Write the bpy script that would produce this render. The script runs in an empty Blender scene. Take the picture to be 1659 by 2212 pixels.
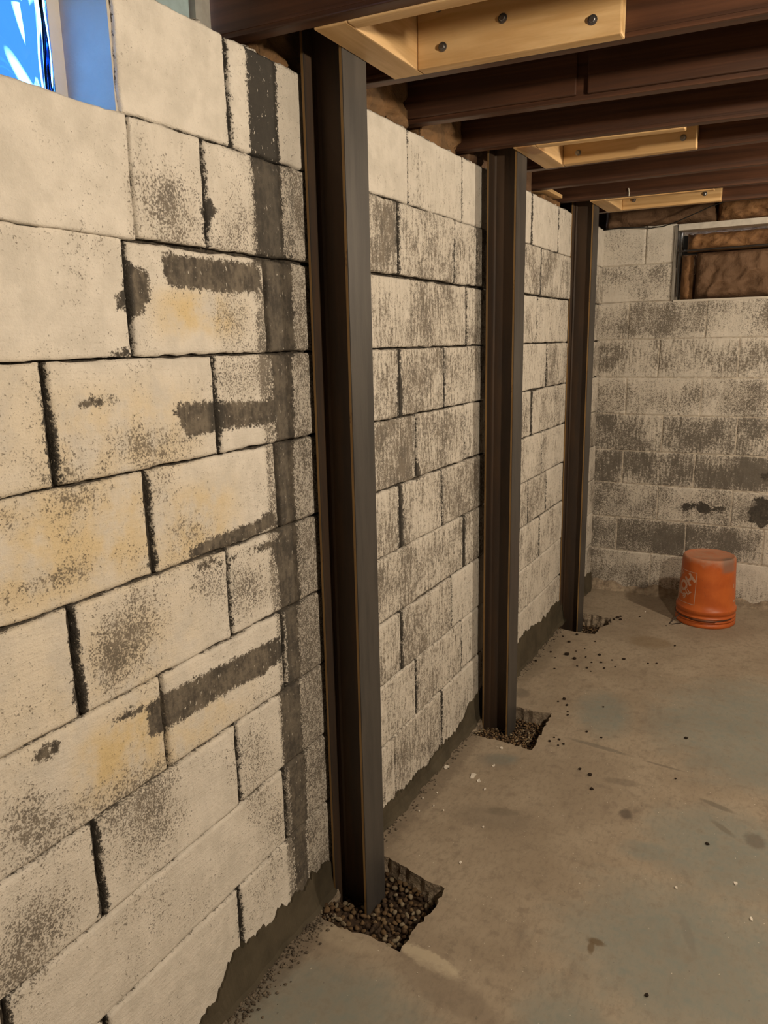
import bpy, bmesh, math, random
import numpy as np
from mathutils import Vector, Matrix, Euler

random.seed(7); RNG = np.random.default_rng(7)
sc = bpy.context.scene
C = sc.collection

# ------------------------------------------------------------------ camera
F_PX, YAW, PITCH, ROLL = 1631.749, 0.5037, 0.2213, -0.0208
CAM = (1.053, 0.0, 1.5093)
def cam_axes():
    cy, sy, cp, sp = math.cos(YAW), math.sin(YAW), math.cos(PITCH), math.sin(PITCH)
    f = Vector((-sy*cp, cy*cp, -sp)); r = Vector((cy, sy, 0)); u = r.cross(f)
    cr, sr = math.cos(ROLL), math.sin(ROLL)
    return cr*r + sr*u, -sr*r + cr*u, f
r_, u_, f_ = cam_axes()
cd = bpy.data.cameras.new('camera'); cam = bpy.data.objects.new('camera', cd); C.objects.link(cam)
cd.sensor_fit = 'HORIZONTAL'; cd.sensor_width = 36.0; cd.lens = F_PX/1659*36.0; cd.clip_start = 0.02
M = Matrix.Identity(4)
for i in range(3):
    M[i][0], M[i][1], M[i][2], M[i][3] = r_[i], u_[i], -f_[i], CAM[i]
cam.matrix_world = M
sc.camera = cam

# ------------------------------------------------------------------ exposure, sky, lamps
vs = sc.view_settings
vs.view_transform = 'Standard'; vs.look = 'None'; vs.gamma = 1.0; vs.use_curve_mapping = False
vs.exposure = 0.0
world = bpy.data.worlds.new('sky'); sc.world = world; world.use_nodes = True
wn = world.node_tree; wn.nodes.clear()
wo = wn.nodes.new('ShaderNodeOutputWorld'); bg = wn.nodes.new('ShaderNodeBackground')
tc = wn.nodes.new('ShaderNodeTexCoord')
nz = wn.nodes.new('ShaderNodeTexNoise'); nz.inputs['Scale'].default_value = 2.4; nz.inputs['Detail'].default_value = 3
cr = wn.nodes.new('ShaderNodeValToRGB')
cr.color_ramp.elements[0].position = 0.44; cr.color_ramp.elements[0].color = (0.030, 0.050, 0.072, 1)
cr.color_ramp.elements[1].position = 0.56; cr.color_ramp.elements[1].color = (1.0, 1.0, 1.0, 1)
wn.links.new(tc.outputs['Generated'], nz.inputs['Vector']); wn.links.new(nz.outputs['Fac'], cr.inputs['Fac'])
wn.links.new(cr.outputs['Color'], bg.inputs['Color']); bg.inputs['Strength'].default_value = 22.0
wn.links.new(bg.outputs['Background'], wo.inputs['Surface'])

def lamp(name, loc, power, col, rad):
    d = bpy.data.lights.new(name, 'POINT'); d.energy = power; d.color = col; d.shadow_soft_size = rad
    o = bpy.data.objects.new(name, d); o.location = loc; C.objects.link(o); return o
WARM = (1.0, 0.825, 0.615)
lamp('ceiling_bulb', (2.10, 0.88, 2.00), 128, WARM, 0.05)
lamp('ceiling_bulb.001', (2.10, 3.10, 2.00), 96, WARM, 0.05)

# ------------------------------------------------------------------ node helpers
class NT:
    def __init__(s, name):
        s.m = bpy.data.materials.new(name); s.m.use_nodes = True; s.t = s.m.node_tree
        s.t.nodes.clear()
        s.out = s.t.nodes.new('ShaderNodeOutputMaterial'); s.b = s.t.nodes.new('ShaderNodeBsdfPrincipled')
        s.t.links.new(s.b.outputs[0], s.out.inputs['Surface'])
        s.tc = s.t.nodes.new('ShaderNodeTexCoord'); s.obj = s.tc.outputs['Object']
    def put(s, sock, v):
        if hasattr(v, 'is_output'): s.t.links.new(v, sock)
        elif v is not None:
            if isinstance(v, (tuple, list)) and len(v) == 3 and sock.type == 'RGBA': v = (*v, 1)
            sock.default_value = v
    def mth(s, op, a, b=None, c=None, clamp=False):
        n = s.t.nodes.new('ShaderNodeMath'); n.operation = op; n.use_clamp = clamp
        for i, v in enumerate((a, b, c)): s.put(n.inputs[i], v)
        return n.outputs[0]
    def mapping(s, v=None, loc=(0,0,0), rot=(0,0,0), scale=(1,1,1), kind='POINT'):
        n = s.t.nodes.new('ShaderNodeMapping'); n.vector_type = kind
        s.put(n.inputs['Vector'], v or s.obj); s.put(n.inputs['Rotation'], rot); s.put(n.inputs['Scale'], scale)
        if kind in ('POINT', 'TEXTURE'): s.put(n.inputs['Location'], loc)
        return n.outputs[0]
    def noise(s, scale, detail=4, rough=0.55, v=None, stretch=None, dist=0):
        n = s.t.nodes.new('ShaderNodeTexNoise')
        if stretch: v = s.mapping(v, scale=stretch)
        s.put(n.inputs['Vector'], v or s.obj); s.put(n.inputs['Scale'], scale)
        s.put(n.inputs['Detail'], detail); s.put(n.inputs['Roughness'], rough); s.put(n.inputs['Distortion'], dist)
        return n.outputs['Fac']
    def step(s, v, a, b):
        n = s.t.nodes.new('ShaderNodeMapRange'); n.interpolation_type = 'SMOOTHSTEP'
        s.put(n.inputs[0], v); s.put(n.inputs[1], a); s.put(n.inputs[2], b); return n.outputs[0]
    def lin(s, v, a, b, c, d):
        n = s.t.nodes.new('ShaderNodeMapRange')
        for i, x in enumerate((v, a, b, c, d)): s.put(n.inputs[i], x)
        return n.outputs[0]
    def mix(s, f, a, b, kind='MIX'):
        n = s.t.nodes.new('ShaderNodeMix'); n.data_type = 'RGBA'; n.blend_type = kind
        s.put(n.inputs[0], f); s.put(n.inputs[6], a); s.put(n.inputs[7], b); return n.outputs[2]
    def attr(s, name):
        n = s.t.nodes.new('ShaderNodeAttribute'); n.attribute_name = name; return n.outputs['Fac']
    def bump(s, h, strength=0.5, dist=0.004):
        n = s.t.nodes.new('ShaderNodeBump'); s.put(n.inputs['Height'], h)
        n.inputs['Strength'].default_value = strength; n.inputs['Distance'].default_value = dist
        s.t.links.new(n.outputs[0], s.b.inputs['Normal'])
    def blob(s, c, rx, ry, rot=0, wob=0.5, soft=0.25, nscale=9):
        v = s.mapping(None, (c[0], c[1], 0), (0, 0, rot), (rx, ry, 1), 'TEXTURE')
        sep = s.t.nodes.new('ShaderNodeSeparateXYZ'); s.put(sep.inputs[0], v)
        d = s.mth('SQRT', s.mth('ADD', s.mth('MULTIPLY', sep.outputs[0], sep.outputs[0]), s.mth('MULTIPLY', sep.outputs[1], sep.outputs[1])))
        n = s.mth('ADD', s.mth('MULTIPLY', s.noise(nscale, 5, 0.7), 0.7), s.mth('MULTIPLY', s.noise(nscale*4.3, 4, 0.7), 0.3))
        d = s.mth('ADD', d, s.mth('MULTIPLY', s.mth('SUBTRACT', n, 0.5), wob*2.4))
        return s.step(d, 1+soft, 1-soft)
    def fin(s, col, rough=0.8, metal=0.0, spec=None):
        s.put(s.b.inputs['Base Color'], col); s.put(s.b.inputs['Roughness'], rough); s.put(s.b.inputs['Metallic'], metal)
        if spec is not None: s.put(s.b.inputs['Specular IOR Level'], spec)
        return s.m

# ------------------------------------------------------------------ materials
def mat_block():
    n = NT('painted_concrete_block')
    fine = n.noise(250, 3, 0.6); med = n.noise(80, 5, 0.68); streak = n.noise(1, 4, 0.62, stretch=(95, 95, 16)); big = n.noise(7, 4, 0.6)
    st = n.attr('streak')
    mixn = n.mth('ADD', n.mth('MULTIPLY', med, n.lin(st, 0, 1, 0.36, 0.38)), n.mth('MULTIPLY', streak, n.lin(st, 0, 1, 0.0, 0.30)))
    mixn = n.mth('ADD', mixn, n.mth('MULTIPLY', fine, n.lin(st, 0, 1, 0.64, 0.32)))
    val = n.mth('ADD', mixn, n.mth('MULTIPLY', n.mth('SUBTRACT', big, 0.5), 0.30))
    thr = n.lin(n.attr('grime'), 0, 1, 0.675, 0.345)
    gm = n.step(val, n.mth('SUBTRACT', thr, 0.07), n.mth('ADD', thr, 0.08))
    wob = n.mth('MULTIPLY', n.mth('SUBTRACT', n.mth('ADD', n.mth('MULTIPLY', med, 0.6), n.mth('MULTIPLY', fine, 0.4)), 0.5), 0.06)
    bm = n.step(n.mth('ADD', n.attr('bare'), wob), -0.003, 0.004)
    fleck = n.step(n.noise(120, 3, 0.6, stretch=(1, 1, .6)), 0.645, 0.69)
    bm = n.mth('MULTIPLY', bm, n.mth('SUBTRACT', 1, n.mth('MULTIPLY', fleck, 0.8)))
    tone = n.noise(16, 4, 0.6)
    paint = n.mix(n.step(tone, 0.3, 0.7), (0.60, 0.565, 0.505), (0.74, 0.70, 0.635))
    ym = n.mth('MULTIPLY', n.attr('yellow'), n.step(n.mth('ADD', n.mth('MULTIPLY', big, .5), n.mth('MULTIPLY', tone, .5)), 0.36, 0.58))
    paint = n.mix(ym, paint, (0.66, 0.515, 0.27))
    dirt = n.mix(n.step(tone, 0.35, 0.65), (0.15, 0.124, 0.094), (0.080, 0.067, 0.054))
    wash = n.mth('MULTIPLY', n.step(n.mth('ADD', n.mth('MULTIPLY', tone, 0.5), n.mth('MULTIPLY', streak, 0.5)), 0.36, 0.62), n.mth('MULTIPLY', n.attr('grime'), 0.75), None, True)
    paint = n.mix(wash, paint, (0.40, 0.345, 0.265))
    dirt = n.mix(n.attr('soot'), dirt, (0.05, 0.045, 0.04))
    bare = n.mix(n.step(n.mth('ADD', n.mth('ADD', n.mth('MULTIPLY', med, 0.3), n.mth('MULTIPLY', tone, 0.45)), n.mth('MULTIPLY', streak, 0.25)), 0.41, 0.59), (0.175, 0.15, 0.118), (0.070, 0.061, 0.051))
    bare = n.mix(n.attr('soot'), bare, (0.045, 0.042, 0.038))
    col = n.mix(n.mth('MULTIPLY', gm, 0.85), paint, dirt)
    col = n.mix(bm, col, bare)
    brush = n.noise(1, 3, 0.6, stretch=(120, 34, 150))
    h = n.mth('ADD', n.mth('MULTIPLY', brush, 0.5), n.mth('MULTIPLY', med, 0.55))
    h = n.mth('ADD', h, n.mth('MULTIPLY', fine, 0.35))
    h = n.mth('SUBTRACT', h, n.mth('MULTIPLY', n.mth('MAXIMUM', gm, bm), 0.25))
    n.bump(h, 0.7, 0.005)
    return n.fin(col, 0.82, spec=0.25)
def mat_mottle(name, c1, c2, scale=20, rough=0.9, bump=0.5, bscale=60, bd=0.004, metal=0, stretch=None):
    n = NT(name); a = n.noise(scale, 5, 0.6, stretch=stretch)
    n.bump(n.noise(bscale, 5, 0.65), bump, bd)
    return n.fin(n.mix(n.step(a, 0.35, 0.65), c1, c2), rough, metal, 0.3)
def mat_floor():
    n = NT('worn_concrete_floor')
    a = n.noise(3.2, 6, 0.62); b = n.noise(22, 6, 0.68); c = n.noise(150, 3, 0.6); w = n.noise(7, 6, 0.66, stretch=(1.5, 0.6, 1))
    col = n.mix(n.step(a, 0.36, 0.64), (0.292, 0.238, 0.176), (0.362, 0.302, 0.228))
    col = n.mix(n.mth('MULTIPLY', n.step(b, 0.50, 0.68), 0.55), col, (0.195, 0.158, 0.120))
    col = n.mix(n.mth('MULTIPLY', n.step(w, 0.56, 0.70), 0.5), col, (0.178, 0.138, 0.104))
    col = n.mix(n.mth('MULTIPLY', n.step(n.noise(48, 6, 0.72, stretch=(1.6, 0.7, 1)), 0.46, 0.66), 0.45), col, (0.20, 0.165, 0.128))
    blue = None
    for args in [((0.22, 1.18), 0.24, 0.15, 0.15), ((0.95, 1.75), 0.30, 0.26, 0.3), ((0.98, 2.22), 0.22, 0.20, 0.4), ((1.05, 3.05), 0.36, 0.42, 0),
                 ((0.46, 2.92), 0.10, 0.18, 0.2), ((0.20, 2.40), 0.06, 0.035, 0.5), ((1.15, 1.35), 0.4, 0.2, 0), ((0.75, 1.35), 0.12, 0.2, 0.5), ((0.78, 2.12), 0.08, 0.05, 0.3)]:
        m = n.blob(*args, wob=0.75, soft=0.45, nscale=5)
        blue = m if blue is None else n.mth('MAXIMUM', blue, m)
    blue = n.mth('MULTIPLY', blue, n.lin(b, 0.3, 0.7, 0.95, 0.35))
    col = n.mix(blue, col, (0.205, 0.222, 0.198))
    tan = n.blob((0.36, 1.44), 0.085, 0.026, -0.12, wob=0.8, soft=0.2, nscale=22)
    tan = n.mth('MAXIMUM', tan, n.mth('MULTIPLY', n.blob((0.12, 1.40), 0.10, 0.03, 0.0, wob=0.6, soft=0.4, nscale=14), 0.45))
    col = n.mix(n.mth('MULTIPLY', tan, 0.75), col, (0.50, 0.43, 0.32))
    for args, k, cc in [(((0.49, 3.78), 0.10, 0.075, 0.1), 0.6, (0.20, 0.145, 0.085)), (((0.672, 2.272), 0.020, 0.026, 0), 0.75, (0.10, 0.08, 0.065)),
                        (((1.05, 2.31), 0.03, 0.035, 0.4), 0.6, (0.12, 0.095, 0.075)), (((0.714, 1.69), 0.022, 0.012, 0.1), 0.85, (0.13, 0.09, 0.05)),
                        (((0.708, 1.668), 0.008, 0.022, 0.1), 0.8, (0.13, 0.09, 0.05)), (((0.10, 2.95), 0.03, 0.045, 0), 0.6, (0.14, 0.12, 0.095)),
                        (((0.45, 1.37), 0.16, 0.045, -0.2), 0.55, (0.205, 0.165, 0.125)), (((0.50, 2.65), 0.11, 0.012, -0.10), 0.6, (0.15, 0.135, 0.11)), (((0.74, 2.62), 0.07, 0.006, -0.08), 0.6, (0.15, 0.125, 0.10)), (((0.62, 2.45), 0.06, 0.02, 0.2), 0.5, (0.16, 0.13, 0.10)), (((0.93, 2.45), 0.05, 0.012, -0.3), 0.6, (0.13, 0.11, 0.085)), (((0.31, 2.10), 0.05, 0.02, 0.3), 0.5, (0.14, 0.12, 0.09)),
                        (((0.96, 2.33), 0.045, 0.012, -0.7), 0.6, (0.15, 0.125, 0.095)), (((0.92, 1.82), 0.012, 0.075, 0.35), 0.55, (0.19, 0.18, 0.155)),
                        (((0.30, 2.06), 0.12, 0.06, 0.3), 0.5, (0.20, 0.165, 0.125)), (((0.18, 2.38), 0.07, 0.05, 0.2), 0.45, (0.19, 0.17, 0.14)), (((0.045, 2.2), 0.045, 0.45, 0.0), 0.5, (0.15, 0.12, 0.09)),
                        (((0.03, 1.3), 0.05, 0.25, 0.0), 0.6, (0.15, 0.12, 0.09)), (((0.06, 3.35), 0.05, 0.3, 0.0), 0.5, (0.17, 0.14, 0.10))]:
        col = n.mix(n.mth('MULTIPLY', n.blob(*args, wob=0.7, soft=0.35, nscale=24), k), col, cc)
    sp = n.step(n.noise(75, 2, 0.5), 0.73, 0.76)
    col = n.mix(n.mth('MULTIPLY', sp, 0.5), col, (0.10, 0.085, 0.07))
    ws = n.step(n.noise(118, 1, 0.4), 0.765, 0.785)
    col = n.mix(n.mth('MULTIPLY', ws, 0.7), col, (0.66, 0.60, 0.50))
    n.bump(n.mth('ADD', n.mth('MULTIPLY', b, 0.7), n.mth('MULTIPLY', c, 0.25)), 0.3, 0.003)
    return n.fin(col, n.lin(a, 0.3, 0.7, 0.62, 0.8), spec=0.3)
def mat_wood(name, c1, c2, axis='x', rough=0.5, scuff=None, knots=None, grain=40):
    n = NT(name)
    st = {'x': (1.2, grain, grain), 'y': (grain, 1.2, grain), 'z': (grain, grain, 1.2)}[axis]
    g = n.noise(1, 5, 0.62, stretch=st, dist=0.6); big = n.noise(4, 3, 0.5)
    col = n.mix(n.step(g, 0.32, 0.68), c1, c2)
    col = n.mix(n.mth('MULTIPLY', n.step(big, 0.45, 0.7), 0.45), col, c2)
    if knots:
        st2 = {'x': (3.2, 9, 9), 'y': (9, 3.2, 9), 'z': (9, 9, 3.2)}[axis]
        k = n.step(n.noise(1, 1, 0.4, stretch=st2), 0.70, 0.76)
        col = n.mix(n.mth('MULTIPLY', k, 0.7), col, knots)
    if scuff:
        s = n.step(n.noise(30, 4, 0.7), 0.70, 0.76); col = n.mix(n.mth('MULTIPLY', s, 0.5), col, scuff)
    n.bump(g, 0.25, 0.002)
    return n.fin(col, rough, spec=0.4)
def mat_steel(name, c1, c2, rust, amount, rough=0.45, metal=0.35):
    n = NT(name)
    a = n.noise(1, 5, 0.62, stretch=(30, 30, 3.5)); b = n.noise(18, 5, 0.7, stretch=(1, 1, .45))
    col = n.mix(n.step(a, 0.35, 0.65), c1, c2)
    m = n.step(b, 0.72-amount*0.4, 0.80-amount*0.4)
    col = n.mix(m, col, rust)
    n.bump(n.noise(140, 4, 0.6), 0.15, 0.001)
    return n.fin(col, n.lin(m, 0, 1, rough, 0.85), n.lin(m, 0, 1, metal, 0.0), 0.4)
def mat_plain(name, col, rough=0.6, metal=0.0, spec=None):
    n = NT(name); v = n.noise(30, 4, 0.6)
    n.bump(n.noise(90, 3, 0.6), 0.1, 0.001)
    return n.fin(n.mix(n.step(v, 0.35, 0.7), col, tuple(x*0.82 for x in col)), rough, metal, spec)
def mat_bucket():
    n = NT('orange_plastic')
    geo = n.t.nodes.new('ShaderNodeNewGeometry'); sep = n.t.nodes.new('ShaderNodeSeparateXYZ'); n.t.links.new(n.tc.outputs['Object'], sep.inputs[0])
    z = sep.outputs[2]
    base = n.mix(n.step(n.noise(9, 4, 0.6), 0.35, 0.65), (0.56, 0.135, 0.028), (0.46, 0.10, 0.02))
    dust = n.mth('MULTIPLY', n.step(n.mth('ADD', z, n.mth('MULTIPLY', n.mth('SUBTRACT', n.noise(14, 5, 0.7), 0.5), 0.10)), 0.325, 0.372), n.lin(n.noise(45, 5, 0.7), 0.3, 0.7, 0.9, 0.4))
    col = n.mix(dust, base, (0.44, 0.27, 0.185))
    col = n.mix(n.mth('MULTIPLY', n.step(n.noise(60, 4, 0.7), 0.62, 0.72), 0.45), col, (0.25, 0.075, 0.03))
    smear = n.mth('MULTIPLY', n.blob((0.105, -0.08), 0.035, 0.05, 0, 0.5, 0.4, 20), n.step(z, 0.29, 0.315))
    col = n.mix(n.mth('MULTIPLY', smear, 0.7), col, (0.20, 0.15, 0.12))
    return n.fin(col, n.lin(dust, 0, 1, 0.42, 0.85), spec=0.4)
def mat_kraft(name, c1, c2, c3):
    n = NT(name); a = n.noise(9, 5, 0.65, dist=0.7); b = n.noise(40, 5, 0.7)
    col = n.mix(n.step(a, 0.38, 0.62), c1, c2); col = n.mix(n.mth('MULTIPLY', n.step(b, 0.55, 0.75), 0.7), col, c3)
    n.bump(n.mth('ADD', a, n.mth('MULTIPLY', b, 0.3)), 0.7, 0.02)
    return n.fin(col, 0.75, spec=0.3)
def mat_glass():
    m = bpy.data.materials.new('wavy_block_glass'); m.use_nodes = True; t = m.node_tree; t.nodes.clear()
    o = t.nodes.new('ShaderNodeOutputMaterial'); g = t.nodes.new('ShaderNodeBsdfGlass')
    g.inputs['Color'].default_value = (0.36, 0.62, 0.96, 1); g.inputs['Roughness'].default_value = 0.0; g.inputs['IOR'].default_value = 1.5
    t.links.new(g.outputs[0], o.inputs['Surface']); return m

MB = mat_block()
M_MORTAR = mat_mottle('rough_grey_mortar', (0.085, 0.072, 0.056), (0.03, 0.026, 0.021), 60, 0.95, 0.9, 120, 0.006)
M_CEMENT = mat_mottle('damp_cement', (0.058, 0.048, 0.031), (0.085, 0.07, 0.046), 9, 0.8, 0.4, 70, 0.004)
M_FLOOR = mat_floor()
M_BROKEN = mat_mottle('broken_concrete_edge', (0.43, 0.355, 0.265), (0.25, 0.20, 0.15), 26, 0.95, 1.0, 50, 0.012)
M_PLASTER = mat_mottle('painted_plaster', (0.55, 0.51, 0.45), (0.62, 0.58, 0.51), 8)
M_JOIST = mat_wood('dark_stained_joist_wood', (0.112, 0.047, 0.024), (0.052, 0.023, 0.013), 'x', 0.5, (0.16, 0.09, 0.05))
M_SUBFLOOR = mat_wood('dark_subfloor_boards', (0.06, 0.032, 0.018), (0.035, 0.02, 0.012), 'y', 0.7)
M_PINE_X = mat_wood('new_pine_lengthwise', (0.76, 0.53, 0.27), (0.58, 0.36, 0.155), 'x', 0.55, None, (0.30, 0.14, 0.05), 26)
M_PINE_Y = mat_wood('new_pine_crosswise', (0.72, 0.50, 0.26), (0.54, 0.34, 0.15), 'y', 0.55, None, (0.30, 0.14, 0.05), 26)
M_WEB = mat_steel('brown_mill_scale_steel', (0.060, 0.044, 0.035), (0.088, 0.056, 0.036), (0.095, 0.048, 0.018), 0.12, 0.5, 0.25)
M_FLANGE = mat_steel('grey_mill_scale_steel', (0.064, 0.060, 0.057), (0.088, 0.081, 0.075), (0.085, 0.055, 0.033), 0.12, 0.42, 0.35)
M_EDGE = mat_steel('rusty_rolled_edge', (0.20, 0.115, 0.042), (0.27, 0.17, 0.068), (0.09, 0.05, 0.022), 0.3, 0.7, 0.1)
M_BOLT = mat_plain('zinc_bolt', (0.30, 0.30, 0.31), 0.35, 0.9)
M_BUCKET = mat_bucket()
M_PRINT = mat_plain('faded_white_print', (0.62, 0.40, 0.30), 0.6)
M_WIRE = mat_plain('dull_steel_wire', (0.06, 0.05, 0.045), 0.5, 0.5)
M_CABLE = mat_plain('black_cable', (0.012, 0.011, 0.010), 0.5)
M_GRIP = mat_plain('dark_orange_grip', (0.16, 0.05, 0.02), 0.5)
M_KRAFT = mat_kraft('kraft_faced_insulation', (0.15, 0.075, 0.034), (0.29, 0.155, 0.068), (0.07, 0.038, 0.022))
M_KRAFT_D = mat_kraft('brown_kraft_paper', (0.13, 0.075, 0.042), (0.17, 0.10, 0.058), (0.09, 0.052, 0.032))
M_BATT = mat_kraft('loose_tan_fibreglass', (0.13, 0.075, 0.034), (0.21, 0.115, 0.05), (0.07, 0.04, 0.022))
M_TEAL = mat_plain('pale_teal_paint', (0.42, 0.56, 0.60), 0.7)
M_GREYP = mat_plain('pale_grey_paint', (0.40, 0.39, 0.36), 0.7)
M_WHITE = mat_plain('white_enamel_metal', (0.62, 0.58, 0.52), 0.5)
M_JAMB = mat_plain('grey_galvanised_strip', (0.28, 0.26, 0.23), 0.5, 0.3)
M_GLASS = mat_glass()
M_DIRT = mat_mottle('dark_dirt', (0.055, 0.036, 0.024), (0.03, 0.02, 0.014), 60, 0.95, 0.8, 90)
M_PEB = [mat_mottle('pebble_stone_' + w, c, tuple(v*0.6 for v in c), 70, 0.75, 0.5, 110, 0.003) for w, c in
         (('brown', (0.19, 0.12, 0.06)), ('umber', (0.13, 0.08, 0.042)), ('tan', (0.24, 0.165, 0.09)), ('dark', (0.07, 0.045, 0.028)), ('pale', (0.34, 0.28, 0.19)))]
M_FLAKE = mat_plain('white_paint_chip', (0.75, 0.70, 0.62), 0.7)
M_ROOM = mat_plain('far_room_paint', (0.25, 0.22, 0.18), 0.85)

# ------------------------------------------------------------------ object helpers
def link(name, me, mats=None, parent=None, smooth=False):
    if mats is not None and not len(me.materials):
        for m in (mats if isinstance(mats, (list, tuple)) else [mats]): me.materials.append(m)
    if smooth: me.polygons.foreach_set('use_smooth', [True]*len(me.polygons))
    o = bpy.data.objects.new(name, me); C.objects.link(o)
    if parent: o.parent = parent
    return o
def bobj(name, bm, mats, parent=None, smooth=False):
    bmesh.ops.recalc_face_normals(bm, faces=bm.faces)
    me = bpy.data.meshes.new(name); bm.to_mesh(me); bm.free()
    return link(name, me, mats, parent, smooth)
def empty(name, loc=(0, 0, 0)):
    o = bpy.data.objects.new(name, None); o.location = loc; o.empty_display_size = 0.1; C.objects.link(o); return o
def tag(o, label, cat, group=None):
    o['label'] = label; o['category'] = cat
    if group: o['group'] = group
    return o
def struct(o, label=None):
    o['kind'] = 'structure'
    if label: o['label'] = label
    return o
def box(bm, x0, x1, y0, y1, z0, z1, bev=0.0, rot=None, mi=0):
    vs = [bm.verts.new((x, y, z)) for x in (x0, x1) for y in (y0, y1) for z in (z0, z1)]
    fs = [bm.faces.new([vs[i] for i in q]) for q in ((0,1,3,2),(4,6,7,5),(0,4,5,1),(2,3,7,6),(0,2,6,4),(1,5,7,3))]
    for f in fs: f.material_index = mi
    if bev:
        es = list({e for f in fs for e in f.edges})
        r = bmesh.ops.bevel(bm, geom=es, offset=bev, segments=2, affect='EDGES', profile=0.6)
    return vs
def lathe(bm, prof, seg=48, cap0=False, cap1=False):
    rings = []
    for r, z in prof:
        rings.append([bm.verts.new((r*math.cos(2*math.pi*i/seg), r*math.sin(2*math.pi*i/seg), z)) for i in range(seg)])
    for a, b in zip(rings, rings[1:]):
        for i in range(seg): bm.faces.new((a[i], a[(i+1) % seg], b[(i+1) % seg], b[i]))
    if cap0: bm.faces.new(rings[0])
    if cap1: bm.faces.new(rings[-1])
def tube(bm, pts, r, seg=8):
    pts = [Vector(p) for p in pts]; rings = []
    for i, p in enumerate(pts):
        d = (pts[min(i+1, len(pts)-1)] - pts[max(i-1, 0)]).normalized()
        a = d.cross(Vector((0, 0, 1)));
        if a.length < 1e-3: a = Vector((1, 0, 0))
        a.normalize(); b = d.cross(a)
        rings.append([bm.verts.new(p + r*(math.cos(2*math.pi*k/seg)*a + math.sin(2*math.pi*k/seg)*b)) for k in range(seg)])
    for A, B in zip(rings, rings[1:]):
        for k in range(seg): bm.faces.new((A[k], A[(k+1) % seg], B[(k+1) % seg], B[k]))
    bm.faces.new(rings[0]); bm.faces.new(rings[-1])
def vnoise(p, seed=0):
    """cheap smooth value noise on an (n,2) array, about -1..1"""
    r = np.random.default_rng(seed); out = np.zeros(len(p))
    for k in range(5):
        a = r.uniform(0, 2*np.pi); f = r.uniform(0.6, 1.6); ph = r.uniform(0, 6.28)
        out += np.sin(p[:, 0]*f*np.cos(a) + p[:, 1]*f*np.sin(a) + ph + 1.3*np.sin(p[:, 1]*f*0.7 + ph*2))
    return out/3.0

# ------------------------------------------------------------------ stains and one painted dark hole on the block walls (shapes in wall metres)
POLYS = [
 [(1.079,1.679),(1.191,1.678),(1.368,1.68),(1.384,1.622),(1.281,1.613),(1.161,1.616),(1.092,1.62)],
 [(0.995,1.671),(1.002,1.655),(1.022,1.65),(1.051,1.637),(1.049,1.596),(1.021,1.564),(0.997,1.558),(0.985,1.573),(0.967,1.573),(0.965,1.593),(0.98,1.605),(0.991,1.608),(0.991,1.651)],
 [(1.078,1.402),(1.161,1.401),(1.37,1.387),(1.471,1.399),(1.467,1.342),(1.387,1.332),(1.215,1.337),(1.19,1.335),(1.114,1.334),(1.1,1.357)],
 [(0.862,1.422),(0.905,1.429),(0.948,1.428),(0.943,1.418),(0.899,1.412),(0.866,1.413)],
 [(1.094,1.107),(1.155,1.117),(1.233,1.121),(1.316,1.12),(1.378,1.14),(1.398,1.093),(1.256,1.084),(1.158,1.082),(1.098,1.089)],
 [(1.102,1.074),(1.188,1.072),(1.193,1.057),(1.106,1.055)],
 [(1.207,1.066),(1.364,1.064),(1.468,1.055),(1.474,0.895),(1.388,0.886),(1.381,0.994),(1.362,1.043),(1.254,1.058),(1.213,1.052)],
 [(0.944,0.841),(1.071,0.838),(1.197,0.832),(1.375,0.824),(1.395,0.764),(1.298,0.752),(1.19,0.763),(1.05,0.761),(0.945,0.766)],
 [(0.856,0.842),(0.886,0.854),(0.939,0.845),(0.932,0.830),(0.884,0.832)],
 [(0.698,0.86),(0.719,0.872),(0.758,0.859),(0.739,0.836),(0.7,0.845)],
 [(1.199,1.778),(1.224,1.794),(1.243,1.766),(1.219,1.746),(1.208,1.702),(1.191,1.705),(1.201,1.744),(1.192,1.764)],
 [(0.93,1.492),(0.985,1.494),(0.99,1.508),(0.965,1.506)],
 [(2.14,1.14),(2.17,1.08),(2.12,1.07),(2.11,1.135)],  # hole at a joint, its dark inside painted on flat
]
STRIP = [(2.10,1.69,1.362,1.465),(1.69,1.49,1.388,1.495),(1.49,1.29,1.398,1.478),(1.29,1.08,1.397,1.472),(1.08,0.88,1.392,1.470),(0.88,0.68,1.400,1.455),(0.68,0.474,1.366,1.450),(0.474,0.271,1.380,1.455),(0.271,0.05,1.385,1.445)]
GRIME_BLOBS = [(0.93,0.99,.10,.085,.42),(0.87,0.95,.045,.06,.35),(1.13,1.03,.05,.06,.40),(0.70,1.25,.07,.03,.30),(0.86,1.27,.07,.05,.30),(0.78,1.14,.14,.02,.38),
 (0.68,0.78,.05,.05,.35),(0.86,0.68,.11,.07,.32),(0.95,0.60,.12,.10,.40),(0.72,0.72,.07,.05,.36),(0.68,0.56,.12,.06,.42),(0.60,0.50,.10,.05,.38),
 (1.05,1.33,.12,.04,.28),(0.95,1.35,.08,.05,.26),(1.27,1.57,.08,.06,.40),(1.28,1.44,.10,.05,.36),(1.29,0.98,.09,.09,.42),(1.26,0.52,.09,.13,.45),(1.25,0.70,.10,.03,.2),
 (1.10,1.76,.07,.05,.30),(1.30,1.75,.05,.07,.22),(1.10,1.15,.07,.05,.30),(0.82,1.33,.05,.04,.22),(0.70,1.40,.03,.05,.3),(1.02,1.24,.06,.05,.22),(1.25,0.22,.12,.10,.26),(0.95,0.33,.14,.06,.2),(0.85,0.44,.1,.03,.24),
 (0.80,1.68,.20,.03,.16),(0.90,1.62,.02,.02,.2),(1.33,0.36,.05,.08,.35)]
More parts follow.
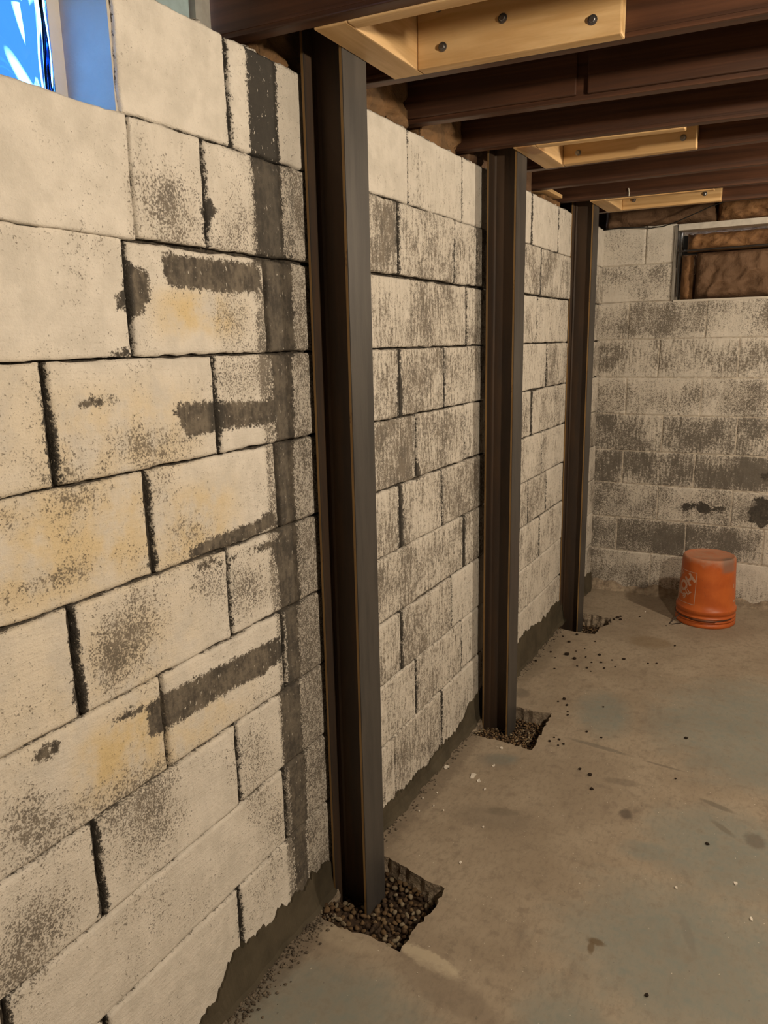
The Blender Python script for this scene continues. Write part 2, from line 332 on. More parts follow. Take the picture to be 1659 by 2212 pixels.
YELLOW = [(1.18,1.57,.12,.045,.9),(0.83,1.19,.22,.11,.75),(1.12,1.16,.13,.08,.75),(0.88,0.77,.11,.08,.95),(0.95,1.36,.2,.09,.5),(0.90,0.95,.2,.1,.35),(1.05,0.73,.2,.05,.55),(0.65,1.40,.2,.1,.25),(0.75,0.95,.2,.15,.2)]
ROWG = [0.24,0.56,0.53,0.56,0.53,0.53,0.49,0.46,0.42,0.50,0.5]
BACKG = [0.36,0.44,0.54,0.60,0.52,0.64,0.66,0.60,0.64,0.46,0.4]
def poly_sd(poly, P):
    n = len(poly); q = np.array(poly); ins = np.zeros(len(P), bool); d = np.full(len(P), 9.0)
    for i in range(n):
        a, b = q[i], q[(i+1) % n]; e = b-a
        t = np.clip(((P-a)@e)/(e@e), 0, 1); d = np.minimum(d, np.linalg.norm(P-a-t[:, None]*e, axis=1))
        c = ((a[1] > P[:, 1]) != (b[1] > P[:, 1]))
        with np.errstate(divide='ignore', invalid='ignore'):
            xi = (b[0]-a[0])*(P[:, 1]-a[1])/(b[1]-a[1]) + a[0]
        ins ^= c & (P[:, 0] < xi)
    return np.where(ins, d, -d)
JOINTS = {0: [(1.30,.009),(2.09,.004),(2.495,.004),(3.241,.012),(3.634,.006)], 1: [(1.209,.007),(2.018,.011),(2.42,.010),(2.619,.006),(3.371,.014)],
 2: [(0.995,.005),(2.536,.004),(3.348,.006),(3.70,.006)], 3: [(0.805,.011),(1.206,.008),(2.02,.019),(2.345,.007),(3.505,.007)],
 4: [(1.0,.010),(2.127,.004),(2.523,.006),(3.298,.012),(3.662,.010)], 5: [(0.804,.012),(1.207,.007),(2.012,.020),(2.319,.008),(3.468,.008)],
 6: [(1.39,.008),(2.521,.013),(3.276,.010),(3.564,.007)], 7: [(0.80,.010),(1.196,.007),(2.005,.014),(2.406,.007),(3.45,.010)],
 8: [(0.594,.011),(1.363,.004),(2.107,.011),(2.502,.010)], 9: [(0.775,.011),(1.168,.009),(2.312,.010)]}
def left_attrs(P, row, rnd):
    y, z = P[:, 0], P[:, 1]
    bare = np.full(len(P), -0.3)
    for q in POLYS: bare = np.maximum(bare, poly_sd(q, P))
    jn = np.full(len(P), -0.3)
    for a, w in JOINTS.get(row, []): jn = np.maximum(jn, w*(0.85+0.35*vnoise(np.stack([z*40, z*0+a], 1), row)) - np.abs(y-a))
    bare = np.maximum(bare, jn)
    for z1, z0, a, b in STRIP:
        bare = np.maximum(bare, np.minimum(np.minimum(y-a, b-y), np.minimum(z1-z, z-z0)+0.012))
    g = np.where(y < 1.36, 0.12 if row < 7 else 0.07, np.where(y < 1.66, 0.56, ROWG[row] + rnd*0.11))
    if row == 0: g = np.where(y < 1.36, 0.05, np.where(y < 1.66, 0.22, g))
    if row == 1: g = np.where(y < 1.0, 0.03, np.where(y < 1.36, 0.22 + (1.85-z)*0.9, g))
    if row == 2: g = np.where(y < 1.0, 0.08, g)
    g = np.where(y > 2.75, g*0.86, g)
    for a, b, ra, rb, v in GRIME_BLOBS: g = g + v*np.exp(-((y-a)/ra)**2 - ((z-b)/rb)**2)
    if row == 4: g = g + np.where((y > 1.6) & (y < 2.11), 0.15, 0)
    g = g + np.where(y > 1.6, 0.07*vnoise(P*np.array([9, 7]), 21) + 0.05*vnoise(P*np.array([24, 12]), 22), 0.02*vnoise(P*17, 23))
    zt, zb = 2.1-0.2032*row, 2.1-0.2032*(row+1)
    g = np.where(y > 1.6, g - 0.10*np.clip(1-(zt-z)/0.03, 0, 1), g)
    yl = np.zeros(len(P))
    for a, b, ra, rb, v in YELLOW: yl = np.maximum(yl, v*np.exp(-((y-a)/ra)**4 - ((z-b)/rb)**4))
    soot = np.where((y > 1.35) & (y < 1.5), {0: 0.9, 1: 0.55, 2: 0.3}.get(row, 0.25), 0.0)
    soot = np.where(jn > -0.012, np.maximum(soot, 0.75), soot)
    st = np.clip((y-1.4)/0.5, 0.0, 1)
    return bare, np.clip(g, 0, 1), yl, soot, st
def back_attrs(P, row, rnd):
    x, z = P[:, 0], P[:, 1]
    g = np.full(len(P), BACKG[row] + rnd*0.09)
    zt, zb = BZ[row], BZ[row+1]
    g = g + 0.13*vnoise(P*np.array([13, 9]), 31) + 0.07*vnoise(P*np.array([31, 14]), 33)
    g = g - 0.22*np.exp(-np.minimum(zt-z, z-zb)/0.016)
    g = g + 0.35*np.exp(-((x-0.93)/0.12)**2-((z-0.55)/0.07)**2) + 0.2*np.exp(-((x-0.45)/0.1)**2-((z-0.36)/0.07)**2)
    bare = np.full(len(P), -0.3)
    for a, b, ra, rb in [(0.94,0.555,.10,.075),(0.98,0.75,.08,.03),(0.62,0.55,.10,.03)]:
        bare = np.maximum(bare, (1+0.45*vnoise(P*55, 41)-np.sqrt(((x-a)/ra)**2+((z-b)/rb)**2))*min(ra, rb))
    soot = np.full(len(P), 0.65 if row in (5, 6, 7, 8) else 0.25)
    return bare, np.clip(g, 0, 1), np.zeros(len(P)), soot, np.full(len(P), {0: .3, 3: 1.0, 5: .9, 6: .9}.get(row, .45))

def make_block(to_world, u0, u1, z0, z1, step, depth, thick, attrs, parent, seed, bev=0.007, name='concrete_block', rag=0.0018, amp=0.0012, dark=True):
    """one block: gridded front face with worn edges, sides run back into the wall"""
    def lines(a, b):
        n = max(2, int(round((b-a-2*bev)/step)))
        return np.concatenate([[a, a+bev], np.linspace(a+2.1*bev, b-2.1*bev, n+1), [b-bev, b]])
    U, Z = lines(u0, u1), lines(z0, z1); nu, nz_ = len(U), len(Z)
    G = np.array([(u, z) for z in Z for u in U]); n0 = len(G)
    r = np.random.default_rng(seed)
    edge = np.array([(i in (0, nu-1)) or (j in (0, nz_-1)) for j in range(nz_) for i in range(nu)])
    wig = np.stack([vnoise(G*55, seed) + 0.7*r.uniform(-1, 1, n0), vnoise(G*55+9, seed+3) + 0.7*r.uniform(-1, 1, n0)], 1)*rag
    Pf = G + np.where(edge[:, None], wig, wig*0.3)
    dep = depth + amp*vnoise(G*11, seed+5)*0.7 + 0.0006*r.uniform(-1, 1, n0) - np.where(edge, bev*0.75, 0)
    ring = [i for i in range(nu)] + [j*nu+nu-1 for j in range(1, nz_)] + [(nz_-1)*nu+i for i in range(nu-2, -1, -1)] + [j*nu for j in range(nz_-2, 0, -1)]
    vs = [to_world(a, b, d) for (a, b), d in zip(Pf, dep)] + [to_world(Pf[k][0], Pf[k][1], depth-thick) for k in ring]
    fs = [(j*nu+i, j*nu+i+1, (j+1)*nu+i+1, (j+1)*nu+i) for j in range(nz_-1) for i in range(nu-1)]
    m = len(ring)
    fs += [(ring[k], n0+k, n0+(k+1) % m, ring[(k+1) % m]) for k in range(m)] + [tuple(n0+k for k in range(m-1, -1, -1))]
    me = bpy.data.meshes.new(name); me.from_pydata(vs, [], fs); me.update()
    A = list(attrs(np.concatenate([Pf, Pf[ring]])))
    if dark:
        A[0] = A[0].copy(); A[0][:n0][edge] = np.maximum(A[0][:n0][edge], -0.006); A[0][n0:] = 0.05
    for nm, a in zip(('bare', 'grime', 'yellow', 'soot', 'streak'), A):
        at = me.attributes.new(nm, 'FLOAT', 'POINT'); at.data.foreach_set('value', np.asarray(a, np.float32))
    bm = bmesh.new(); bm.from_mesh(me); bmesh.ops.recalc_face_normals(bm, faces=bm.faces); bm.to_mesh(me); bm.free()
    return link(name, me, MB, parent, smooth=True)

# ------------------------------------------------------------------ left wall
wl = struct(empty('wall_left'), 'whitewashed concrete block wall with dark stains and stepped cracks')
toL = lambda u, z, d: (d, u, z)
ZL = [2.1 - 0.2032*k for k in range(10)] + [-0.06]
YEND = 4.56
ROWS = {
 0: [1.014,1.30,1.70,2.09,2.495,2.90,3.241,3.634,4.03,4.40,YEND],
 1: [-0.6,0.20,1.02,1.209,1.605,2.018,2.42,2.62,3.02,3.371,3.745,4.15,YEND],
 2: [-0.6,0.19,0.995,1.393,1.75,2.112,2.536,2.94,3.348,3.70,4.1,YEND],
 3: [0.0,0.40,0.805,1.206,1.61,2.02,2.345,2.75,3.12,3.505,3.9,4.3,YEND],
 4: [-0.2,0.2,0.60,1.0,1.403,1.75,2.127,2.523,2.92,3.298,3.662,4.07,YEND],
 5: [0.0,0.40,0.804,1.207,1.61,2.012,2.319,2.72,3.09,3.468,3.87,4.27,YEND],
 6: [0.2,0.60,0.99,1.39,1.76,2.12,2.521,2.92,3.276,3.564,3.96,4.36,YEND],
 7: [0.0,0.40,0.80,1.196,1.60,2.005,2.406,2.80,3.13,3.45,3.85,4.25,YEND],
 8: [0.2,0.594,1.363,1.74,2.107,2.502,2.90,3.28,3.66,4.06,4.46,YEND],
 9: [0.4,0.775,1.168,1.58,1.95,2.312,2.71,3.1,3.5,3.9,4.3,YEND],
}
BEDGAP = {1: 0.005, 2: 0.009, 3: 0.006}
PROUD = {0: 0.002, 1: 0.006, 2: 0.0, 3: 0.0015, 4: 0.0, 5: 0.0012, 6: 0.0, 7: 0.0015, 8: 0.0, 9: 0.002}
for row in range(10):
    ys = ROWS[row]; zt, zb = ZL[row], ZL[row+1]
    for k in range(len(ys)-1):
        a, b = ys[k], ys[k+1]; rnd = float(RNG.uniform(-1, 1)); near = a < 1.62
        gt = 0.5*BEDGAP.get(row, 0.0064); gb = 0.5*BEDGAP.get(row+1, 0.0064)
        if row == 0: gt = 0.0
        jl = jr = (0.0042 + 0.0022*float(RNG.uniform(0, 1))) if near else 0.0036
        if row == 1 and b < 1.1: gb = -0.0005; jr = 0.002
        if row == 2 and b < 1.1: gt = 0.0
        if k == 0 and row == 0: jl = 0
        if row == 9: gb = 0
        d = PROUD[row] + float(RNG.uniform(-0.0022, 0.0022)); sd = 100*row+k
        if row == 0 and k == 0: d = 0.004
        make_block(toL, a+jl, b-jr, zb+gb, zt-gt, 0.016 if near else 0.026, d, 0.06, lambda P, r=row, q=rnd: left_attrs(P, r, q), wl, sd,
                   bev=(0.0032 if (b < 1.31 and row < 3) else 0.0050) if near else 0.0042, dark=not (b < 1.1 and row in (0, 1)) )
# mortar core behind the blocks (with the window opening left free) 
bm = bmesh.new()
box(bm, -0.20, -0.016, -0.6, YEND+0.2, -0.10, 1.885); box(bm, -0.20, -0.016, 1.020, YEND+0.2, 1.885, 2.098)
o = bobj('mortar', bm, M_MORTAR, wl)
cap_y = np.arange(1.02, YEND, 0.011); bm = bmesh.new(); prev = None
for k, yv in enumerate(cap_y):
    hgt = 0.004 + 0.010*max(0, math.sin(yv*37)+0.5*math.sin(yv*91+1))*RNG.uniform(.4, 1) + RNG.uniform(0, .003); xo = RNG.uniform(-.006, .004)
    cur = [bm.verts.new(p) for p in ((-0.06, yv, 2.095), (-0.004, yv, 2.095), (-0.008+xo, yv, 2.098+hgt*.7), (-0.022+xo, yv, 2.100+hgt), (-0.06, yv, 2.100+hgt*.6))]
    if prev:
        for i in range(5): bm.faces.new((prev[i], prev[(i+1) % 5], cur[(i+1) % 5], cur[i]))
    prev = cur
bobj('mortar_cap', bm, MB, wl)
# plastered reveal of the window
bm = bmesh.new()
box(bm, -0.20, -0.004, 1.010, 1.022, 1.895, 2.10); o = bobj('window_reveal', bm, M_PLASTER, wl)
bm = bmesh.new(); box(bm, -0.20, -0.004, -0.6, 1.012, 1.884, 1.896); bobj('window_sill', bm, M_PLASTER, wl)
# damp cement strip along the foot of the wall, jagged upper edge
top = [(0.2,0.06),(0.8,0.045),(1.0,0.04),(1.066,0.054),(1.097,0.091),(1.138,0.127),(1.184,0.114),(1.255,0.103),(1.294,0.107),(1.36,0.103),(1.406,0.093),(1.461,0.103),(1.538,0.09),
       (1.7,0.10),(1.863,0.066),(1.981,0.055),(2.05,0.05),(2.118,0.062),(2.159,0.04),(2.257,0.055),(2.404,0.049),(2.494,0.06),(2.564,0.106),(2.673,0.11),(2.9,0.115),
       (3.123,0.114),(3.175,0.132),(3.229,0.149),(3.362,0.146),(3.506,0.122),(3.636,0.119),(3.725,0.138),(3.9,0.12),(4.3,0.10),(YEND,0.09)]
ty = np.arange(0.2, YEND, 0.006); tz = np.interp(ty, [q[0] for q in top], [q[1] for q in top])
tz = tz + 0.007*vnoise(np.stack([ty*60, ty*0], 1), 4) + 0.006*vnoise(np.stack([ty*210, ty*0], 1), 6) + 0.006*RNG.uniform(-1, 1, len(ty))
bm = bmesh.new(); prev = None
for yv, zv in zip(ty, tz):
    w = 0.003*math.sin(yv*23)+0.002*math.sin(yv*71)
    cur = [bm.verts.new(p) for p in ((-0.008, yv, zv), (0.0075, yv, zv-0.001), (0.0105+w*0.3, yv, zv*0.55), (0.018+w, yv, 0.012), (0.028+w*1.5, yv, -0.004), (-0.008, yv, -0.004))]
    if prev:
        for i in range(6): bm.faces.new((prev[i], prev[(i+1) % 6], cur[(i+1) % 6], cur[i]))
    else: bm.faces.new(cur)
    prev = cur
bm.faces.new(prev[::-1]); bobj('cement_strip', bm, M_CEMENT, wl)

# ------------------------------------------------------------------ glass block window
win = struct(empty('window_1', (-0.15, 0.9, 1.90)), 'wavy glass block window glowing blue with daylight')
def glass_block(y0, y1, z0, z1, seed):
    me = bpy.data.meshes.new('glass_block'); N = 44; th = 0.07
    uu = np.linspace(0, 1, N); fr = []
    for side in (0, 1):
        for j in range(N):
            for i in range(N):
                y = y0+(y1-y0)*uu[i]; z = z0+(z1-z0)*uu[j]
                ed = min(uu[i], 1-uu[i], uu[j], 1-uu[j]); q = min(1, ed/0.10); q = q*q*(3-2*q)
                w = 0.0045*math.sin(y*38+1.6*math.sin(z*22+seed)+1.1) + 0.0018*math.sin(y*62+z*30+seed)+0.0018*math.sin(z*36-y*21)
                x = (-0.105 + q*(w*0.9) - (1-q)*0.010) if side == 0 else (-0.105-th - q*0.5*w*(-1 if seed % 2 else 1) + (1-q)*0.010)
                fr.append((x, y, z))
    fs = []; S = N*N
    for j in range(N-1):
        for i in range(N-1):
            a = j*N+i; fs.append((a, a+1, a+N+1, a+N)); fs.append((S+a, S+a+N, S+a+N+1, S+a+1))
    ring = list(range(N)) + [j*N+N-1 for j in range(1, N)] + [(N-1)*N+i for i in range(N-2, -1, -1)] + [j*N for j in range(N-2, 0, -1)]
    m = len(ring); fs += [(ring[k], S+ring[k], S+ring[(k+1) % m], ring[(k+1) % m]) for k in range(m)]
    me.from_pydata(fr, [], fs); me.update()
    b = bmesh.new(); b.from_mesh(me); bmesh.ops.recalc_face_normals(b, faces=b.faces); b.to_mesh(me); b.free()
    o = link('glass_block', me, M_GLASS, None, True); o.parent = win; o.matrix_parent_inverse = Matrix.Translation(-win.location); return o
glass_block(0.790, 0.984, 1.897, 2.092, 1); glass_block(0.590, 0.784, 1.897, 2.092, 2); glass_block(0.390, 0.584, 1.897, 2.092, 3)
bm = bmesh.new()
box(bm, -0.165, -0.116, 0.9845, 1.0105, 1.896, 2.10)
for yy in (0.787, 0.587, 0.387): box(bm, -0.16, -0.118, yy-0.003, yy+0.003, 1.896, 2.10)
box(bm, -0.20, -0.012, -0.6, 0.386, 1.896, 2.10)
o = bobj('mortar_joint', bm, M_PLASTER); o.parent = win; o.matrix_parent_inverse = Matrix.Translation(-win.location)

# ------------------------------------------------------------------ back wall
wb = struct(empty('wall_back'), 'grey mottled block wall at the far end with an opening stuffed with insulation')
YB = 4.55
toB = lambda u, z, d: (u, YB - 0.06*(u-0.3)*0.0 - d, z)
BZ = [2.10,1.90,1.70,1.495,1.281,1.069,0.858,0.662,0.455,0.250,-0.02]
BX = {0: [-0.02,0.229,0.388], 1: [-0.02,0.388], 2: [-0.02,0.155,0.564,0.97,1.38,1.8], 3: [-0.02,0.33,0.74,1.15,1.56,1.8], 4: [-0.02,0.162,0.567,0.97,1.38,1.8],
      5: [-0.02,0.373,0.761,1.17,1.58,1.8], 6: [-0.02,0.161,0.558,0.96,1.37,1.8], 7: [-0.02,0.369,0.765,1.17,1.58,1.8], 8: [-0.02,0.146,0.536,0.94,1.35,1.8], 9: [-0.02,0.35,0.75,1.15,1.55,1.8]}
for row in range(10):
    xs = BX[row]
    for k in range(len(xs)-1):
        rnd = float(RNG.uniform(-1, 1))
        make_block(toB, xs[k]+0.0025, xs[k+1]-0.0025, BZ[row+1]+0.002, BZ[row]-(0.002 if row else 0), 0.03, float(RNG.uniform(-0.001, 0.001)), 0.06,
                   lambda P, r=row, q=rnd: back_attrs(P, r, q), wb, 3000+10*row+k, bev=0.005, rag=0.0012, dark=False)
for row in (0, 1):
    make_block(toB, 1.55, 1.8, BZ[row+1]+0.002, BZ[row], 0.05, 0, 0.06, lambda P, r=row: back_attrs(P, r, 0), wb, 3500+row)
bm = bmesh.new(); box(bm, -0.2, 4.1, YB+0.003, YB+0.05, -0.1, 1.70); box(bm, -0.2, 0.385, YB+0.008, YB+0.33, 1.69, 2.098); box(bm, 1.55, 4.1, YB+0.008, YB+0.33, 1.69, 2.098)
box(bm, -0.2, 4.1, YB+0.05, YB+0.22, -0.1, 1.695); box(bm, 0.38, 1.56, YB+0.26, YB+0.33, 1.60, 2.098)  # rear box and deep sides added to shut out sky light
bobj('mortar', bm, mat_mottle('pale_mortar', (0.60, 0.55, 0.47), (0.34, 0.30, 0.25), 40, 0.95, 0.8, 110), wb)
bm = bmesh.new(); box(bm, 1.79, 4.1, YB-0.002, YB+0.05, -0.1, 2.1); bobj('plain_wall_face', bm, M_ROOM, wb)
bm = bmesh.new(); prev = None
for xv in np.arange(-0.02, 2.2, 0.02):
    w = 0.006*math.sin(xv*19)+0.004*math.sin(xv*53)
    cur = [bm.verts.new(p) for p in ((xv, YB+0.004, 0.045+w*2.2), (xv, YB-0.010, 0.035+w*2), (xv, YB-0.022-w, 0.012), (xv, YB-0.042-w*2, -0.004), (xv, YB+0.004, -0.004))]
    if prev:
        for i in range(5): bm.faces.new((prev[i], prev[(i+1) % 5], cur[(i+1) % 5], cur[i]))
    else: bm.faces.new(cur)
    prev = cur
bm.faces.new(prev[::-1]); bobj('cement_strip', bm, M_BROKEN, wb)
w2 = struct(empty('window_2', (0.39, YB, 1.70)), 'blocked basement window opening with white head strip in the far wall')
def chl(o, p): o.parent = p; o.matrix_parent_inverse = Matrix.Translation(-p.location); return o
bm = bmesh.new(); box(bm, 0.392, 1.56, YB-0.012, YB+0.10, 2.062, 2.094, 0.003); chl(bobj('head_strip', bm, M_WHITE), w2)
bm = bmesh.new(); box(bm, 0.378, 0.392, YB-0.010, YB+0.10, 1.70, 2.09, 0.002); chl(bobj('side_jamb', bm, M_JAMB), w2)
bm = bmesh.new(); box(bm, 0.400, 0.408, YB+0.02, YB+0.05, 1.72, 2.06, 0.001); chl(bobj('side_channel', bm, M_CABLE), w2)
bm = bmesh.new(); tube(bm, [(0.39, YB+0.02, 1.957), (0.60, YB+0.006, 1.959), (1.0, YB+0.006, 1.961), (1.55, YB+0.010, 1.965)], 0.005); chl(bobj('cross_rod', bm, M_WIRE), w2)
bm = bmesh.new(); box(bm, 0.388, 1.56, YB-0.004, YB+0.25, 1.690, 1.702, 0.002); chl(bobj('sill', bm, M_PLASTER), w2)

# ------------------------------------------------------------------ floor slab with the three broken-out pits
def rough_loop(pts, step=0.016, amp=0.006, seed=0):
    r = random.Random(seed); out = []
    for i in range(len(pts)):
        a, b = Vector(pts[i]), Vector(pts[(i+1) % len(pts)]); n = max(1, int((b-a).length/step)); nrm = Vector((-(b-a).y, (b-a).x)).normalized()
        for k in range(n):
            p = a.lerp(b, k/n)
            if k: p = p + nrm*r.uniform(-amp, amp) + (b-a).normalized()*r.uniform(-.3, .3)*step
            out.append((p.x, p.y))
    return out
PITS = [[(0.02,1.440),(0.11,1.428),(0.20,1.440),(0.285,1.430),(0.283,1.52),(0.298,1.60),(0.292,1.690),(0.20,1.705),(0.089,1.735),(0.02,1.74)],
        [(0.03,2.520),(0.15,2.525),(0.281,2.515),(0.276,2.66),(0.266,2.828),(0.19,2.812),(0.117,2.820),(0.03,2.83)],
        [(0.0,3.765),(0.12,3.755),(0.218,3.765),(0.222,3.87),(0.252,3.93),(0.245,4.03),(0.16,4.05),(0.0,4.05)]]
fl = struct(empty('floor'), 'worn tan concrete basement floor with faded blue-grey paint')
bm = bmesh.new()
outer = [(-0.05, -2.6), (4.05, -2.6), (4.05, 4.65), (-0.05, 4.65)]
loops = [outer] + [rough_loop(p, 0.015, 0.005, i) for i, p in enumerate(PITS)]
alle = []; ringv = []
for L in loops:
    vs_ = [bm.verts.new((x, y, 0)) for x, y in L]; ringv.append(vs_)
    for i in range(len(vs_)): alle.append(bm.edges.new((vs_[i], vs_[(i+1) % len(vs_)])))
bmesh.ops.triangle_fill(bm, edges=alle, use_beauty=True, normal=(0, 0, 1))
for i, vs_ in enumerate(ringv[1:]):
    rr = random.Random(50+i); prev = vs_
    for depth, a in ((-0.007, 0.002), (-0.03, 0.006), (-0.055, 0.009), (-0.09, 0.010)):
        cx, cy = np.mean([v.co.x for v in vs_]), np.mean([v.co.y for v in vs_])
        cur = []
        for v in vs_:
            d = Vector((cx-v.co.x, cy-v.co.y, 0)).normalized()
            cur.append(bm.verts.new(v.co + d*rr.uniform(-a*0.6, a*1.3) + Vector((0, 0, depth+rr.uniform(-.004, .004)))))
        m = len(vs_)
        for k in range(m):
            f = bm.faces.new((prev[k], prev[(k+1) % m], cur[(k+1) % m], cur[k])); f.material_index = 1
        prev = cur
o = bobj('concrete_slab', bm, [M_FLOOR, M_BROKEN], fl)
me = o.data
# gravel in the pits
def pebble_mesh(seed, mat):
    r = np.random.default_rng(seed); b = bmesh.new(); bmesh.ops.create_icosphere(b, subdivisions=2, radius=1.0)
    ax = r.uniform(0.65, 1.1, 3)*np.array([1.1, 0.95, 0.7])
    for v in b.verts:
        n_ = v.co.normalized(); k = 1 + 0.16*math.sin(3.1*n_.x+seed) + 0.12*math.sin(4.3*n_.y+2*seed)
        v.co = Vector((v.co.x*ax[0]*k, v.co.y*ax[1]*k, v.co.z*ax[2]*k))
    me = bpy.data.meshes.new('pebble'); b.to_mesh(me); b.free(); me.materials.append(mat)
    me.polygons.foreach_set('use_smooth', [True]*len(me.polygons)); return me
PEBS = [pebble_mesh(i, M_PEB[i % 5 if i < 10 else (0, 1, 3, 0)[i % 4]]) for i in range(14)]
def gravel_h(pit, x, y):
    if pit == 0: return -0.034 - 0.016*min(1, max(0, (y-1.46)/0.10)) + 0.034*math.exp(-((x-0.045)/0.055)**2-((y-1.48)/0.06)**2) + 0.006*math.sin(x*40)*math.sin(y*31)
    if pit == 1: return -0.036 - 0.014*min(1, max(0, (y-2.56)/0.15)) + 0.030*math.exp(-((x-0.06)/0.05)**2-((y-2.57)/0.06)**2)
    return -0.062
def inside(pit, x, y, marg=0.006):
    return poly_sd(PITS[pit], np.array([[x, y]]))[0] > marg
M_BED = mat_mottle('packed_dirt', (0.07, 0.043, 0.024), (0.04, 0.025, 0.015), 60, 0.95, 1.0, 90, 0.008)
cols_fp = [(0.030, 0.155, 1.495, 1.612), (0.045, 0.172, 2.57, 2.69), (0.008, 0.13, 3.79, 3.91)]
def in_col(i, x, y, r):
    a, b, c, d = cols_fp[i]; x0, x1, y0, y1 = COLS[i][0], COLS[i][0]+0.1085, COLS[i][1], COLS[i][1]+0.1055
    if y0-r < y < y1+r and (abs(x-x0-0.004) < 0.005+r*0.8 or abs(x-x1+0.004) < 0.005+r*0.8): return True
    return x0 < x < x1 and abs(y-(y0+y1)/2) < 0.004+r*0.8
COLS = [(0.014, 1.543), (0.031, 2.643), (0.000, 3.850)]
rp = random.Random(11); peb_n = 0
for pit in range(3):
    xs = [q[0] for q in PITS[pit]]; ysq = [q[1] for q in PITS[pit]]
    x0, x1, y0, y1 = min(xs)-0.02, max(xs)+0.02, min(ysq)-0.02, max(ysq)+0.02
    bm = bmesh.new(); nx, ny = 18, 18; grid = []
    for j in range(ny+1):
        grid.append([bm.verts.new((x0+(x1-x0)*i/nx, y0+(y1-y0)*j/ny, gravel_h(pit, x0+(x1-x0)*i/nx, y0+(y1-y0)*j/ny)-0.008)) for i in range(nx+1)])
    for j in range(ny):
        for i in range(nx): bm.faces.new((grid[j][i], grid[j][i+1], grid[j+1][i+1], grid[j+1][i]))
    # cut the bed back to the pit outline so that it stays inside the hole
    kill = [f for f in bm.faces if poly_sd(PITS[pit], np.array([[f.calc_center_median().x, f.calc_center_median().y]]))[0] < -0.016]
    bmesh.ops.delete(bm, geom=kill, context='FACES')
    bed = bobj('gravel_bed', bm, M_BED, fl, True); bed['kind'] = 'stuff'
    V, Fc, MI = [], [], []; placed = []
    tries = 2600 if pit == 0 else (1900 if pit == 1 else 500)
    for t in range(tries):
        x, y = rp.uniform(x0, x1), rp.uniform(y0, y1)
        if not inside(pit, x, y, 0.007): continue
        big = pit == 0 and peb_n < 300
        s = rp.uniform(0.0058, 0.0098) if big else rp.uniform(0.003, 0.0058 if pit == 0 else 0.0068)
        if in_col(pit, x, y, s): continue
        if any((x-a)**2+(y-b)**2 < ((s+c)*(0.80 if big else 0.62))**2 for a, b, c in placed): continue
        placed.append((x, y, s))
        z = gravel_h(pit, x, y) + rp.uniform(-0.003, 0.003); R = Euler((rp.uniform(-.5, .5), rp.uniform(-.5, .5), rp.uniform(0, 6.28)))
        src = rp.choice(PEBS)
        if big:
            o = bpy.data.objects.new('pebble', src); o.location = (x, y, z); o.rotation_euler = R; o.scale = (s,)*3; C.objects.link(o)
            tag(o, 'brown pebble among the gravel in the pit around the nearest steel column', 'stone', 'pebbles in the nearest pit'); peb_n += 1
        else:
            Mx = Matrix.Translation((x, y, z)) @ R.to_matrix().to_4x4() @ Matrix.Scale(s, 4); k = len(V)
            V += [Mx @ v.co for v in src.vertices]; Fc += [tuple(k+q for q in p.vertices) for p in src.polygons]
            mi = M_PEB.index(src.materials[0]); MI += [mi]*len(src.polygons)
    if V:
        me = bpy.data.meshes.new('fine_gravel'); me.from_pydata(V, [], Fc); me.update()
        for m in M_PEB: me.materials.append(m)
        me.polygons.foreach_set('material_index', MI)
        g = link('fine_gravel', me, None, fl, True); g['kind'] = 'stuff'

# ------------------------------------------------------------------ rest of the room (out of view) and ceiling
bm = bmesh.new(); box(bm, 4.0, 4.1, -2.6, 4.65, -0.05, 2.5); struct(bobj('wall_right', bm, M_ROOM))
bm = bmesh.new(); box(bm, -0.2, 4.1, -2.7, -2.6, -0.05, 2.5); box(bm, -0.2, 0.0, -2.6, -0.6, -0.05, 2.5); struct(bobj('wall_front', bm, M_ROOM))
ce = struct(empty('ceiling', (0, 0, 2.368)), 'dark board subfloor above the joists')
k = 0; yv = -2.6
while yv < 4.8:
    bm = bmesh.new(); box(bm, -0.25, 4.1, yv+0.001, yv+0.139, 2.368, 2.39); chl(bobj('subfloor_board', bm, M_SUBFLOOR), ce); yv += 0.14

# ------------------------------------------------------------------ joists
JZ0, JZ1 = 2.1313, 2.366
JO = [  # far bottom edge at the wall, slope along x, label
 (0.6222, 0.05, 'dark joist overhead, nearest the camera and out of the way of the window'),
 (1.0355, 0.05, 'dark joist passing overhead just before the topmost visible one'),
 (1.4250, 0.06, 'topmost dark red-brown joist with scuffed lower edge, over the nearest column'),
 (1.8164, 0.068, 'dark joist behind the nearest light board with four bolts'),
 (2.2002, 0.095, 'dark joist with a spliced face, third from the top of the photo'),
 (2.5792, 0.10, 'dark joist whose far side carries the middle brace, above the second column'),
 (3.0020, 0.0, 'dark joist the middle light brace board is bolted to'),
 (3.3820, 0.02, 'bare dark joist between the middle and the far brace'),
 (3.7477, 0.05, 'dark joist above the third column with a small light nail hanging'),
 (4.1657, 0.02, 'last dark joist close to the far block wall'),
]
def joist_pt(y, sl, x): return y + sl*x
